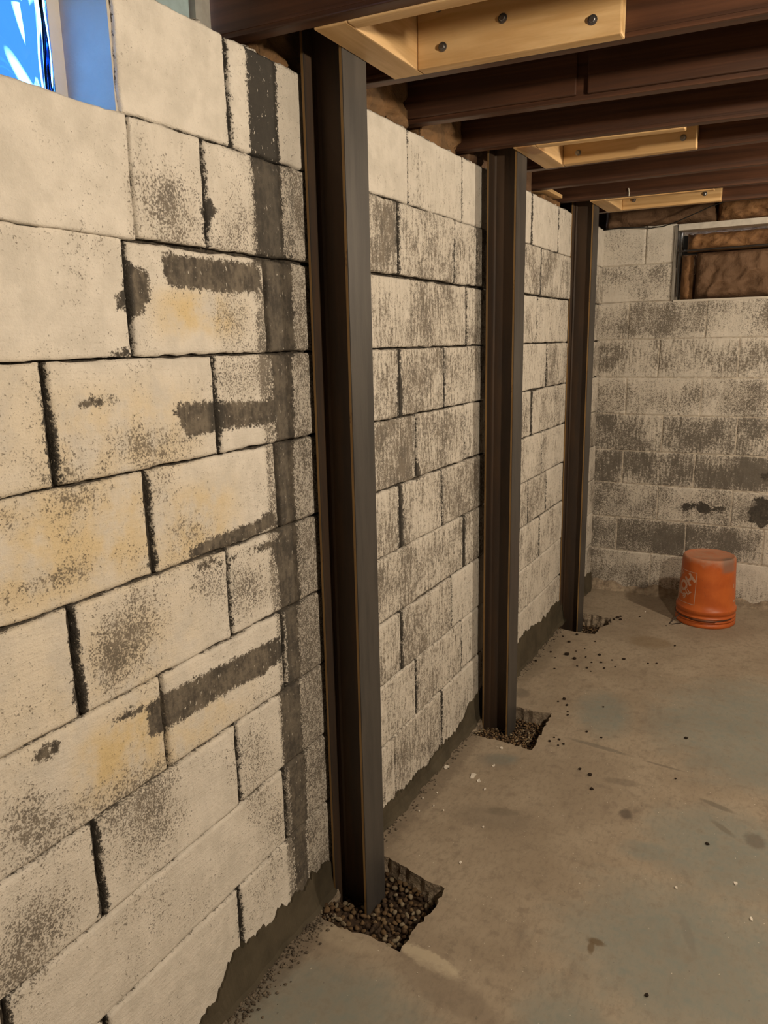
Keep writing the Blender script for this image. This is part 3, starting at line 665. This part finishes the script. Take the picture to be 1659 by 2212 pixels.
for i, (y0, sl, lab) in enumerate(JO):
    o = empty('floor_joist', (-0.20, y0-0.0195-0.14*sl, JZ0)); tag(o, lab, 'joist', None)
    ang = math.atan(sl); o.rotation_euler = (0, 0, ang)
    bm = bmesh.new(); box(bm, 0, 4.19, -0.0195, 0.0195, 0, JZ1-JZ0, 0.003)
    b = bobj('joist_body', bm, M_JOIST, o)
    if i == 4:
        for a, c in ((0.135, 0.655), (0.684, 4.18)):
            bm = bmesh.new(); box(bm, a, c, -0.0335, -0.0205, 0.012, JZ1-JZ0-0.002, 0.004); bobj('face_board', bm, M_JOIST, o)
    if i in (2, 3, 5, 6, 8):
        bm = bmesh.new(); box(bm, 0.0, 4.18, -0.0215, -0.0196, 0.010, 0.0165, 0.0006); bobj('edge_groove', bm, M_JOIST, o)
    if i == 8:
        bm = bmesh.new(); tube(bm, [(0.49, -0.0205, 0.03), (0.495, -0.024, 0.012), (0.494, -0.024, -0.004)], 0.003); bobj('nail', bm, M_FLAKE, o)
    if i == 2:
        bm = bmesh.new(); tube(bm, [(0.36, -0.0195, 0.13), (0.36, -0.026, 0.13)], 0.009, 10); bobj('screw', bm, M_BOLT, o)

# sill, rim and the painted bits above the window side
bm = bmesh.new(); box(bm, -0.20, -0.075, 1.385, 4.75, 2.100, 2.1300, 0.003); tag(bobj('sill_plate', bm, M_JOIST), 'dark timber sill plate lying along the top of the left block wall', 'timber')
bm = bmesh.new(); box(bm, -0.25, -0.215, 1.38, 4.75, 2.10, 2.366, 0.003); tag(bobj('rim_board', bm, M_JOIST), 'dark rim board behind the joist ends above the left wall', 'timber')
bm = bmesh.new(); box(bm, -0.20, -0.10, -0.6, 1.322, 2.101, 2.366, 0.004); tag(bobj('painted_rim_board', bm, M_TEAL), 'pale teal painted board above the wall beside the glass block window', 'board')
bm = bmesh.new()
prof = [(-0.135, 1.325), (-0.090, 1.328), (-0.082, 1.338), (-0.084, 1.366), (-0.135, 1.370)]
lo = [bm.verts.new((x, y, 2.105)) for x, y in prof]; mi_ = [bm.verts.new((x, y+(0.002 if k == 2 else 0), 2.17)) for k, (x, y) in enumerate(prof)]; hi = [bm.verts.new((x, y, 2.364)) for x, y in prof]
for A, B in ((lo, mi_), (mi_, hi)):
    for q in range(5): bm.faces.new((A[q], A[(q+1) % 5], B[(q+1) % 5], B[q]))
bm.faces.new(lo); bm.faces.new(hi[::-1])
tag(bobj('filler_block', bm, M_GREYP), 'narrow pale grey painted block between the teal board and the topmost joist', 'block')

# ------------------------------------------------------------------ steel columns (wide-flange sections)
def column(x0, y0, ztop, label):
    o = empty('steel_column', (x0, y0, -0.06)); tag(o, label, 'column')
    H = ztop + 0.06; d, bf, tf, tw = 0.1085, 0.1055, 0.0090, 0.0072
    def flange(xa, xb, inner):
        bm = bmesh.new(); vs_ = box(bm, xa, xb, 0, bf, 0, H)
        bm.normal_update()
        for f in bm.faces:
            n_ = f.normal; f.material_index = 2 if abs(n_.y) > 0.5 else (0 if abs(n_.x) > 0.5 else 2)
        for f in bm.faces:
            c = f.calc_center_median()
            if abs(f.normal.x) > 0.5 and abs(c.x-(xb if inner == 0 else xa)) < 1e-4: f.material_index = 1
        es = [e for e in bm.edges if abs(e.verts[0].co.z-e.verts[1].co.z) > 0.5]
        bmesh.ops.bevel(bm, geom=es, offset=0.0014, segments=2, affect='EDGES')
        return bobj('flange', bm, [M_FLANGE, M_WEB, M_EDGE], o)
    flange(0, tf, 0); flange(d-tf, d, 1)
    bm = bmesh.new(); yc = bf/2; f_ = 0.0085
    prof = [(tf, yc-tw/2-f_), (tf+f_*0.3, yc-tw/2-f_*0.3), (tf+f_, yc-tw/2), (d-tf-f_, yc-tw/2), (d-tf-f_*0.3, yc-tw/2-f_*0.3), (d-tf, yc-tw/2-f_),
            (d-tf, yc+tw/2+f_), (d-tf-f_*0.3, yc+tw/2+f_*0.3), (d-tf-f_, yc+tw/2), (tf+f_, yc+tw/2), (tf+f_*0.3, yc+tw/2+f_*0.3), (tf, yc+tw/2+f_)]
    A = [bm.verts.new((x, y, 0)) for x, y in prof]; B = [bm.verts.new((x, y, H)) for x, y in prof]; m = len(prof)
    for k in range(m): bm.faces.new((A[k], A[(k+1) % m], B[(k+1) % m], B[k]))
    bm.faces.new(A[::-1]); bm.faces.new(B)
    bobj('web', bm, M_WEB, o)
    return o
column(*COLS[0], 2.33, 'nearest and tallest dark steel column against the left block wall')
column(*COLS[1], 2.33, 'second steel column, standing between the nearest and the farthest one')
column(*COLS[2], 2.33, 'farthest steel column, closest to the orange bucket')

# ------------------------------------------------------------------ timber braces at the column heads
def bolt(loc, axis_neg_y=True):
    bm = bmesh.new(); lathe(bm, [(0.0105, 0), (0.0105, 0.0015), (0.0066, 0.002), (0.0066, 0.0065), (0.0055, 0.0072)], 12, True, True)
    bmesh.ops.rotate(bm, verts=bm.verts, cent=(0, 0, 0), matrix=Matrix.Rotation(math.radians(90), 3, 'X'))
    bmesh.ops.translate(bm, verts=bm.verts, vec=loc); return bm
def brace(ya, sa, yb, sb, xb0, w, x1, blocktop, label, boltpts, zb=2.1275):
    """ya: far face of the near joist; yb: near face of the far joist (both at the wall), s*: slopes"""
    o = empty('joist_brace', (xb0, (ya+yb)/2, zb)); tag(o, label, 'brace')
    th = 0.038
    def board(name, y, s, sgn, xa, xb, bts, m):
        bm = bmesh.new(); box(bm, xa, xb, 0, th, zb, blocktop, 0.0035)
        for v in bm.verts: v.co.y = y + s*v.co.x + (v.co.y if sgn > 0 else v.co.y-th)
        b = chl(bobj(name, bm, m), o)
        for bx, bz in bts:
            bb = bolt((bx, y + s*bx - th - 0.0005, bz)); q = bobj('bolt', bb, M_BOLT, b, False); q['label'] = 'zinc bolt head'
    board('side_board', ya+0.001, sa, 1, xb0+w+0.001, x1, [], M_PINE_X)
    board('side_board', yb-0.001, sb, -1, xb0+w+0.001, x1, boltpts, M_PINE_X)
    bm = bmesh.new()
    y_a = ya + 0.002; y_b = yb - 0.002
    box(bm, xb0, xb0+w, y_a, y_b, zb, blocktop, 0.003)
    for v in bm.verts:
        t = (v.co.y-y_a)/(y_b-y_a); v.co.y += (sa*(1-t)+sb*t)*v.co.x
    chl(bobj('cross_block', bm, M_PINE_Y), o)
brace(1.425, 0.06, 1.780, 0.068, 0.1232, 0.076, 0.6578, 2.30, 'nearest light pine brace with bolts, bearing on the nearest column', [(0.2626, 2.1655), (0.2531, 2.2481), (0.4032, 2.1997), (0.5979, 2.1626)])
brace(2.579, 0.10, 2.964, 0.0, 0.141, 0.074, 0.6702, 2.28, 'middle light pine brace, bearing on the second column', [(0.2712, 2.1607), (0.6274, 2.1626)])
brace(3.748, 0.05, 4.129, 0.02, 0.1110, 0.076, 0.6417, 2.27, 'farthest light pine brace, bearing on the third column', [(0.2436, 2.1693), (0.5685, 2.1655)])

# ------------------------------------------------------------------ insulation
def batt(name, x0, x1, y0, y1, z0, z1, mat, label, seed, amp=0.018, n=20):
    bm = bmesh.new(); box(bm, x0, x1, y0, y1, z0, z1)
    bmesh.ops.subdivide_edges(bm, edges=bm.edges, cuts=n, use_grid_fill=True)
    c = Vector(((x0+x1)/2, (y0+y1)/2, (z0+z1)/2)); h = Vector((x1-x0, y1-y0, z1-z0))/2
    P = np.array([(v.co.x*22+v.co.y*15, v.co.z*42+v.co.y*9+v.co.x*9) for v in bm.verts]); a1 = vnoise(P, seed); a2 = vnoise(P*2.7, seed+1)
    bm.normal_update()
    for v, p, q in zip(bm.verts, a1, a2):
        e = Vector((v.co[i]-c[i])/h[i] for i in range(3)); corner = sum(sorted([abs(t) for t in e])[1:])/2
        pull = 1 - 0.13*max(0, corner-0.55)
        v.co = c + (v.co-c)*pull + v.normal*(amp*(0.5*p+0.3*q-0.75*abs(p*0.8+q*0.35)+0.35))
    return tag(bobj(name, bm, mat, None, True), label, 'insulation')
batt('insulation_batt', -0.185, -0.03, 1.44, 1.765, 2.10, 2.30, M_BATT, 'tan insulation stuffed above the wall behind the nearest column', 1, 0.02)
batt('insulation_batt', -0.185, -0.02, 1.83, 2.145, 2.105, 2.33, M_BATT, 'tan and grey insulation above the wall just right of the nearest column', 2, 0.02)
batt('insulation_batt', -0.185, -0.015, 2.215, 2.53, 2.10, 2.31, M_BATT, 'tan insulation above the wall midway between first and second columns', 3, 0.022)
batt('insulation_batt', -0.185, -0.02, 2.60, 2.95, 2.10, 2.30, M_KRAFT_D, 'brown insulation above the wall behind the second column', 4)
batt('insulation_batt', -0.185, -0.005, 3.42, 3.69, 2.106, 2.122, M_BATT, 'yellowish insulation tuft over the wall top right of the second column', 5, 0.012)
bm = bmesh.new(); box(bm, -0.10, 0.02, 3.39, 3.62, 2.131, 2.146, 0.002); tag(bobj('shim_board', bm, M_PINE_Y), 'short light wood shim above the wall top right of the second column', 'board')
batt('insulation_batt', -0.185, -0.03, 3.02, 3.33, 2.10, 2.30, M_KRAFT_D, 'brown insulation above the wall between the second and third columns', 6)
def crumple(x0, x1, yf, thick, z0, z1, mat, label, seed, amp=0.035):
    """a soft batt with a creased, pillowed front facing the room"""
    nx, nz_ = max(8, int((x1-x0)/0.010)), max(8, int((z1-z0)/0.009)); X = np.linspace(0, 1, nx+1); Z = np.linspace(0, 1, nz_+1)
    G = np.array([(x0+(x1-x0)*a, z0+(z1-z0)*b) for b in Z for a in X])
    r1 = vnoise(G*np.array([15, 24]), seed); r2 = vnoise(G*np.array([38, 30])+r1[:, None]*0.8, seed+1); r3 = vnoise(G*np.array([70, 95])+r2[:, None], seed+2)
    h = amp*(0.55*r1 - 0.8*np.abs(r2*0.8+0.2*r1) - 0.28*np.abs(r3) + 0.45)
    ex = np.minimum(np.abs(G[:, 0]-x0), np.abs(x1-G[:, 0]))/0.05; ez = np.minimum(G[:, 1]-z0, z1-G[:, 1])/0.035
    pil = np.sqrt(np.clip(np.minimum(ex, 1)*(2-np.minimum(ex, 1)), 0, 1)*np.clip(np.minimum(ez, 1)*(2-np.minimum(ez, 1)), 0, 1))
    dep = (thick*0.55 + h)*pil
    vs_ = [(g[0]+0.006*q*p, yf+thick-d, g[1]+0.005*q2*p) for g, d, q, q2, p in zip(G, dep, r2, r1, pil)]; n0 = len(vs_)
    fs = [(b*(nx+1)+a, b*(nx+1)+a+1, (b+1)*(nx+1)+a+1, (b+1)*(nx+1)+a) for b in range(nz_) for a in range(nx)]
    vs_ += [(x0, yf+thick+0.004, z0), (x1, yf+thick+0.004, z0), (x1, yf+thick+0.004, z1), (x0, yf+thick+0.004, z1)]; fs.append((n0, n0+3, n0+2, n0+1))
    me = bpy.data.meshes.new('insulation_batt'); me.from_pydata(vs_, [], fs); me.update()
    return tag(link('insulation_batt', me, mat, None, True), label, 'insulation')
crumple(0.425, 1.54, YB+0.02, 0.15, 1.962, 2.061, M_KRAFT, 'orange-brown crumpled insulation in the upper half of the far window opening', 7)
crumple(0.480, 1.54, YB-0.005, 0.15, 1.704, 1.955, M_KRAFT_D, 'brown paper-faced insulation bulging in the lower half of the far window opening', 8, 0.030)
crumple(0.398, 0.476, YB+0.06, 0.12, 1.704, 1.950, M_KRAFT, 'loose insulation end beside the left jamb of the far window opening', 9, 0.02)
crumple(-0.02, 0.570, YB-0.005, 0.14, 2.103, 2.26, M_KRAFT_D, 'dark insulation along the top of the far wall left of the white strip', 10, 0.03)
crumple(0.575, 1.75, YB-0.01, 0.14, 2.103, 2.32, M_KRAFT, 'crumpled orange-brown insulation above the white strip on the far wall', 12, 0.04)
bm = bmesh.new(); box(bm, 0.393, 1.55, YB+0.235, YB+0.255, 1.70, 2.06); chl(bobj('added_shade_backing', bm, M_CABLE), w2)  # added black sheet, stands in for the shade deep in the opening
bm = bmesh.new(); box(bm, -0.2, 4.1, YB+0.20, YB+0.24, 2.10, 2.366); tag(bobj('end_rim_board', bm, M_JOIST), 'dark rim board above the far wall behind the insulation', 'timber')
# black cable drooping in front of the far wall top
cpts = [(-0.02, 2.093), (0.10, 2.100), (0.18, 2.094), (0.26, 2.084), (0.33, 2.086), (0.40, 2.100), (0.48, 2.130), (0.56, 2.160), (0.66, 2.185)]
bm = bmesh.new(); tube(bm, [(x, YB-0.03-0.05*min(1, max(0, (x-0.25)/0.15)), z) for x, z in cpts], 0.0028, 6); tag(bobj('cable', bm, M_CABLE, None, True), 'thin black cable drooping across the top of the far wall', 'cable')
bm = bmesh.new(); tube(bm, [(0.396, YB-0.016, 2.09), (0.400, YB-0.018, 2.02), (0.394, YB-0.016, 1.95), (0.398, YB-0.014, 1.87)], 0.002, 6); tag(bobj('cable', bm, M_CABLE, None, True), 'thin black cable hanging down beside the far window jamb', 'cable')

# ------------------------------------------------------------------ upturned bucket
BX0, BY0 = 0.700, 4.235
bk = empty('bucket', (BX0, BY0, 0.0)); tag(bk, 'upturned orange plastic bucket with white lettering by the far wall', 'bucket')
bm = bmesh.new()
prof = [(0.143, 0.004), (0.1475, 0.0), (0.151, 0.003), (0.151, 0.018), (0.1455, 0.021), (0.1455, 0.028), (0.151, 0.030), (0.151, 0.036), (0.1455, 0.038), (0.1455, 0.047), (0.1505, 0.048), (0.1505, 0.054), (0.1465, 0.056),
        (0.1465, 0.068), (0.151, 0.072), (0.1515, 0.088), (0.1505, 0.093), (0.1445, 0.096), (0.1425, 0.13), (0.137, 0.24), (0.1325, 0.345), (0.131, 0.357), (0.127, 0.365), (0.121, 0.3675), (0.119, 0.3655), (0.06, 0.3655), (0.004, 0.366)]
lathe(bm, prof, 72, False, True); bobj('body', bm, M_BUCKET, bk, True)
def surf_r(z): return float(np.interp(z, [0.096, 0.13, 0.24, 0.345, 0.366], [0.1445, 0.1425, 0.137, 0.1325, 0.131]))
FACE = math.atan2(0-BY0, CAM[0]-BX0)
def wrap(me, az0, zc, name, label):
    b = bmesh.new(); b.from_mesh(me); bmesh.ops.triangulate(b, faces=b.faces)
    long_ = [e for e in b.edges if e.calc_length() > 0.008]
    for _ in range(3):
        long_ = [e for e in b.edges if e.calc_length() > 0.010]
        if not long_: break
        bmesh.ops.subdivide_edges(b, edges=long_, cuts=1); bmesh.ops.triangulate(b, faces=b.faces)
    for v in b.verts:
        s, h = v.co.x, v.co.y; z = zc+h; r = surf_r(z)+0.0006; a = az0 + s/0.138
        v.co = Vector((r*math.cos(a), r*math.sin(a), z))
    o = bobj(name, b, M_PRINT, bk); o['label'] = label; return o
def text_mesh(parts):
    """parts: (string, cap height, x, y, rotation) -> one flat mesh"""
    b = bmesh.new()
    for s, size, x, y, rot in parts:
        c = bpy.data.curves.new('lettering', 'FONT'); c.body = s; c.size = size; c.offset = size*0.046; c.space_character = 1.0; c.resolution_u = 3
        t = bpy.data.objects.new('lettering', c); C.objects.link(t); bpy.context.view_layer.update()
        m = bpy.data.meshes.new_from_object(t.evaluated_get(bpy.context.evaluated_depsgraph_get()))
        m.transform(Matrix.Translation((x, y, 0)) @ Matrix.Rotation(rot, 4, 'Z')); b.from_mesh(m)
        bpy.data.objects.remove(t); bpy.data.curves.remove(c); bpy.data.meshes.remove(m)
    return b
ROT = math.radians(45)
b = text_mesh([('THE', 0.036, -0.048, 0.004, ROT), ('HOME', 0.076, -0.050, -0.083, ROT), ('DEPOT', 0.030, 0.022, -0.082, ROT)])
S = 0.088
for (x0, y0, x1, y1) in ((-S, -S, S, -S+.003), (-S, S-.003, S, S), (-S, -S, -S+.003, S), (S-.003, -S, S, S)):
    n = 10; vs_ = [b.verts.new(p) for p in ((x0, y0, 0), (x1, y0, 0), (x1, y1, 0), (x0, y1, 0))]; b.faces.new(vs_)
for v in b.verts: v.co = Vector((-v.co.x, -v.co.y, 0))       # the bucket stands on its head
me = bpy.data.meshes.new('print'); b.to_mesh(me); b.free()
# azimuth grows to the viewer's right on the near side
wrap(me, FACE - math.radians(23) - S/0.138, 0.205, 'printed_logo', 'faded white diagonal lettering in a square outline, upside down')
b = text_mesh([('1', 0.030, -0.006, -0.012, math.pi), ('80', 0.018, 0.006, -0.10, math.pi)])
me = bpy.data.meshes.new('print'); b.to_mesh(me); b.free(); wrap(me, FACE + math.radians(72), 0.245, 'printed_mark', 'small white printed mark, upside down')
# wire handle lying on the floor, grip across the rim
bm = bmesh.new()
hp = []
for k in range(15):
    a = FACE - math.radians(95) + math.radians(150)*k/14
    hp.append((0.1545*math.cos(a), 0.1545*math.sin(a), 0.050 - 0.006*math.sin(k/14*math.pi)))
tube(bm, hp, 0.0022, 8); bobj('handle_wire', bm, M_WIRE, bk, True)
rv = Vector((r_.x, r_.y, 0)).normalized(); fv = Vector((f_.x, f_.y, 0)).normalized()
def loc2(s, t, z): p = rv*s + fv*t; return (p.x, p.y, z)
bm = bmesh.new(); tube(bm, [loc2(-0.149, -0.03, 0.05), loc2(-0.172, -0.045, 0.036), loc2(-0.20, -0.055, 0.014), loc2(-0.214, -0.06, 0.004), loc2(-0.203, -0.07, 0.0035), loc2(-0.18, -0.06, 0.004), loc2(-0.15, -0.058, 0.004)], 0.0022, 8); bobj('handle_wire', bm, M_WIRE, bk, True)
bm = bmesh.new(); gp = []
for k in range(8):
    a = FACE - math.radians(24) + math.radians(44)*k/7
    gp.append((0.156*math.cos(a), 0.156*math.sin(a), 0.046))
tube(bm, gp, 0.0062, 10); bobj('grip', bm, M_GRIP, bk, True)

# ------------------------------------------------------------------ small things on the floor
def clod_mesh(seed):
    b = bmesh.new(); bmesh.ops.create_icosphere(b, subdivisions=1, radius=1.0); r = random.Random(seed)
    for v in b.verts: v.co = Vector((v.co.x*r.uniform(.7, 1.15), v.co.y*r.uniform(.6, 1.1), v.co.z*r.uniform(.45, .75)))
    me = bpy.data.meshes.new('dirt_clod'); b.to_mesh(me); b.free(); me.materials.append(M_DIRT); return me
CL = [clod_mesh(i) for i in range(5)]
def clod(x, y, s, label, group):
    o = bpy.data.objects.new('dirt_clod', rp.choice(CL)); o.scale = (s,)*3; o.location = (x, y, s*0.42); o.rotation_euler = (0, 0, rp.uniform(0, 6.28)); C.objects.link(o)
    tag(o, label, 'dirt', group)
A_ = [(0.161,3.44,.014),(0.207,3.407,.012),(0.303,3.504,.009),(0.419,3.503,.009),(0.138,3.716,.009),(0.128,3.601,.010),(0.244,3.662,.006),(0.286,3.329,.008),(0.082,3.436,.008),(0.018+.03,3.303,.008),(0.358,3.36,.007),
      (0.53,3.503,.006),(0.566,3.521,.007),(0.05,3.60,.006),(0.08,3.66,.006),(0.22,3.55,.005),(0.25,3.45,.006),(0.33,3.42,.007),(0.37,3.47,.006),(0.29,3.40,.006),(0.31,3.30,.005),(0.24,3.33,.006),(0.40,3.40,.005),(0.153,3.255,.006),(0.12,3.38,.005),(0.19,3.50,.005)]
for x, y, s in A_[2:]: clod(x, y, s, 'small dark dirt crumb scattered on the floor between second and third columns', 'dirt crumbs before the third column')
clod(*A_[0], 'largest dark dirt clod on the floor before the third column', None); clod(*A_[1], 'second largest dirt clod, just right of the largest one before the third column', None)
for x, y, s in [(0.379,4.12,.006),(0.274,4.053,.012),(0.246,3.992,.008),(0.294,4.03,.010),(0.262,4.02,.008),(0.285,4.08,.007),(0.255,3.97,.007)]: clod(x, y, s, 'dark dirt crumb at the rim of the pit by the third column', 'dirt crumbs at the third pit')
clod(0.611, 3.779, .007, 'lone dirt crumb on the damp patch left before the bucket', None); clod(0.53, 4.043, .005, 'tiny lone dirt crumb between third column and bucket', None)
for x, y, s in [(0.277,2.971,.009),(0.303,2.923,.008),(0.329,2.84,.006),(0.442,2.975,.005),(0.26,2.94,.005),(0.32,2.87,.005)]: clod(x, y, s, 'dark dirt crumb on the floor just beyond the second pit', 'dirt crumbs beyond the second pit')
for x, y, s in [(0.323,2.605,.007),(0.352,2.633,.006),(0.376,2.607,.006),(0.36,2.59,.005),(0.33,2.64,.005),(0.431,2.739,.006),(0.492,2.719,.006)]: clod(x, y, s, 'dark dirt crumb on the floor right of the second pit', 'dirt crumbs right of the second pit')
for x, y, s in [(0.475,2.464,.007),(0.516,2.443,.009),(0.542,2.359,.008)]: clod(x, y, s, 'one of three dark crumbs in a row on the mid floor before the second pit', 'crumbs on the mid floor')
clod(0.923, 2.227, .007, 'round dark crumb on the blue-grey floor patch at right', None); clod(0.782, 2.858, .009, 'lone dark crumb on the open floor right of the second pit', None)
clod(0.859, 1.58, .006, 'lone dark crumb on the near floor at the lower right', None); clod(0.786, 2.553, .005, 'tiny dark crumb on the mid floor at right', None)
def flake(x, y, s, label, group=None, seed=0):
    r = random.Random(seed); bm = bmesh.new(); n = 7
    lo = []; hi = []
    for k in range(n):
        a = 2*math.pi*k/n; q = s*r.uniform(.55, 1.1); lo.append(bm.verts.new((x+q*math.cos(a)*0.8, y+q*math.sin(a)*1.3, 0.0004))); hi.append(bm.verts.new((x+q*math.cos(a)*0.78, y+q*math.sin(a)*1.28, 0.0022+r.uniform(0, .0025))))
    for k in range(n): bm.faces.new((lo[k], lo[(k+1) % n], hi[(k+1) % n], hi[k]))
    bm.faces.new(hi); bm.faces.new(lo[::-1]); tag(bobj('paint_flake', bm, M_FLAKE), label, 'paint flake', group)
flake(0.150, 2.252, .015, 'largest white paint flake on the floor between first and second pits', None, 1)
flake(0.180, 2.232, .009, 'white paint flake just right of the largest flake', None, 2)
flake(0.217, 2.195, .006, 'small white paint flake to the right of the two larger flakes', None, 3)
flake(0.045, 2.262, .014, 'white paint flake at the wall foot between first and second columns', None, 4)
flake(0.192, 2.347, .006, 'small white paint flake left of the largest one, towards the second pit', None, 5)
flake(0.175, 2.475, .008, 'white paint flake right before the second pit', None, 6)
flake(0.289, 1.809, .006, 'white paint chip on the floor just beyond the first pit', None, 7)
flake(1.013, 2.081, .008, 'white paint chip on the right floor', None, 8)
flake(0.867, 1.987, .006, 'pale paint chip on the blue-grey floor at right', None, 9)
flake(1.059, 1.953, .006, 'pale chip at the right edge of the floor', None, 10)
flake(0.288, 1.996, .004, 'tiny pale chip on the floor midway between first and second pits', None, 11)
flake(0.392, 4.215, .006, 'white chip on the floor between the third column and the bucket', None, 12)
for k, (x, y) in enumerate([(0.03,2.05),(0.06,2.1),(0.08,2.03),(0.05,1.98),(0.12,2.02)]): flake(x+0.02, y, .0035, 'tiny pale chip along the wall foot beyond the first column', 'tiny chips at the wall foot', 20+k)
# crumbled cement along the wall foot
V, Fc = [], []
for _ in range(900):
    y = rp.choice([rp.uniform(0.9, 1.46), rp.uniform(1.0, 1.46), rp.uniform(1.72, 2.56), rp.uniform(2.85, 3.78)])
    x = 0.022 + abs(rp.gauss(0, 0.016 if y > 1.5 else 0.026)); s = rp.uniform(.0012, .0045)*(1.25 if y < 1.5 else 1)
    src = rp.choice(CL); Mx = Matrix.Translation((x, y, s*0.4)) @ Matrix.Rotation(rp.uniform(0, 6.3), 4, 'Z') @ Matrix.Scale(s, 4); k = len(V)
    V += [Mx @ v.co for v in src.vertices]; Fc += [tuple(k+q for q in p.vertices) for p in src.polygons]
me = bpy.data.meshes.new('cement_crumbs'); me.from_pydata(V, [], Fc); me.update(); o = link('cement_crumbs', me, mat_mottle('crumbled_mortar', (0.19, 0.155, 0.115), (0.075, 0.06, 0.045), 25), fl); o['kind'] = 'stuff'
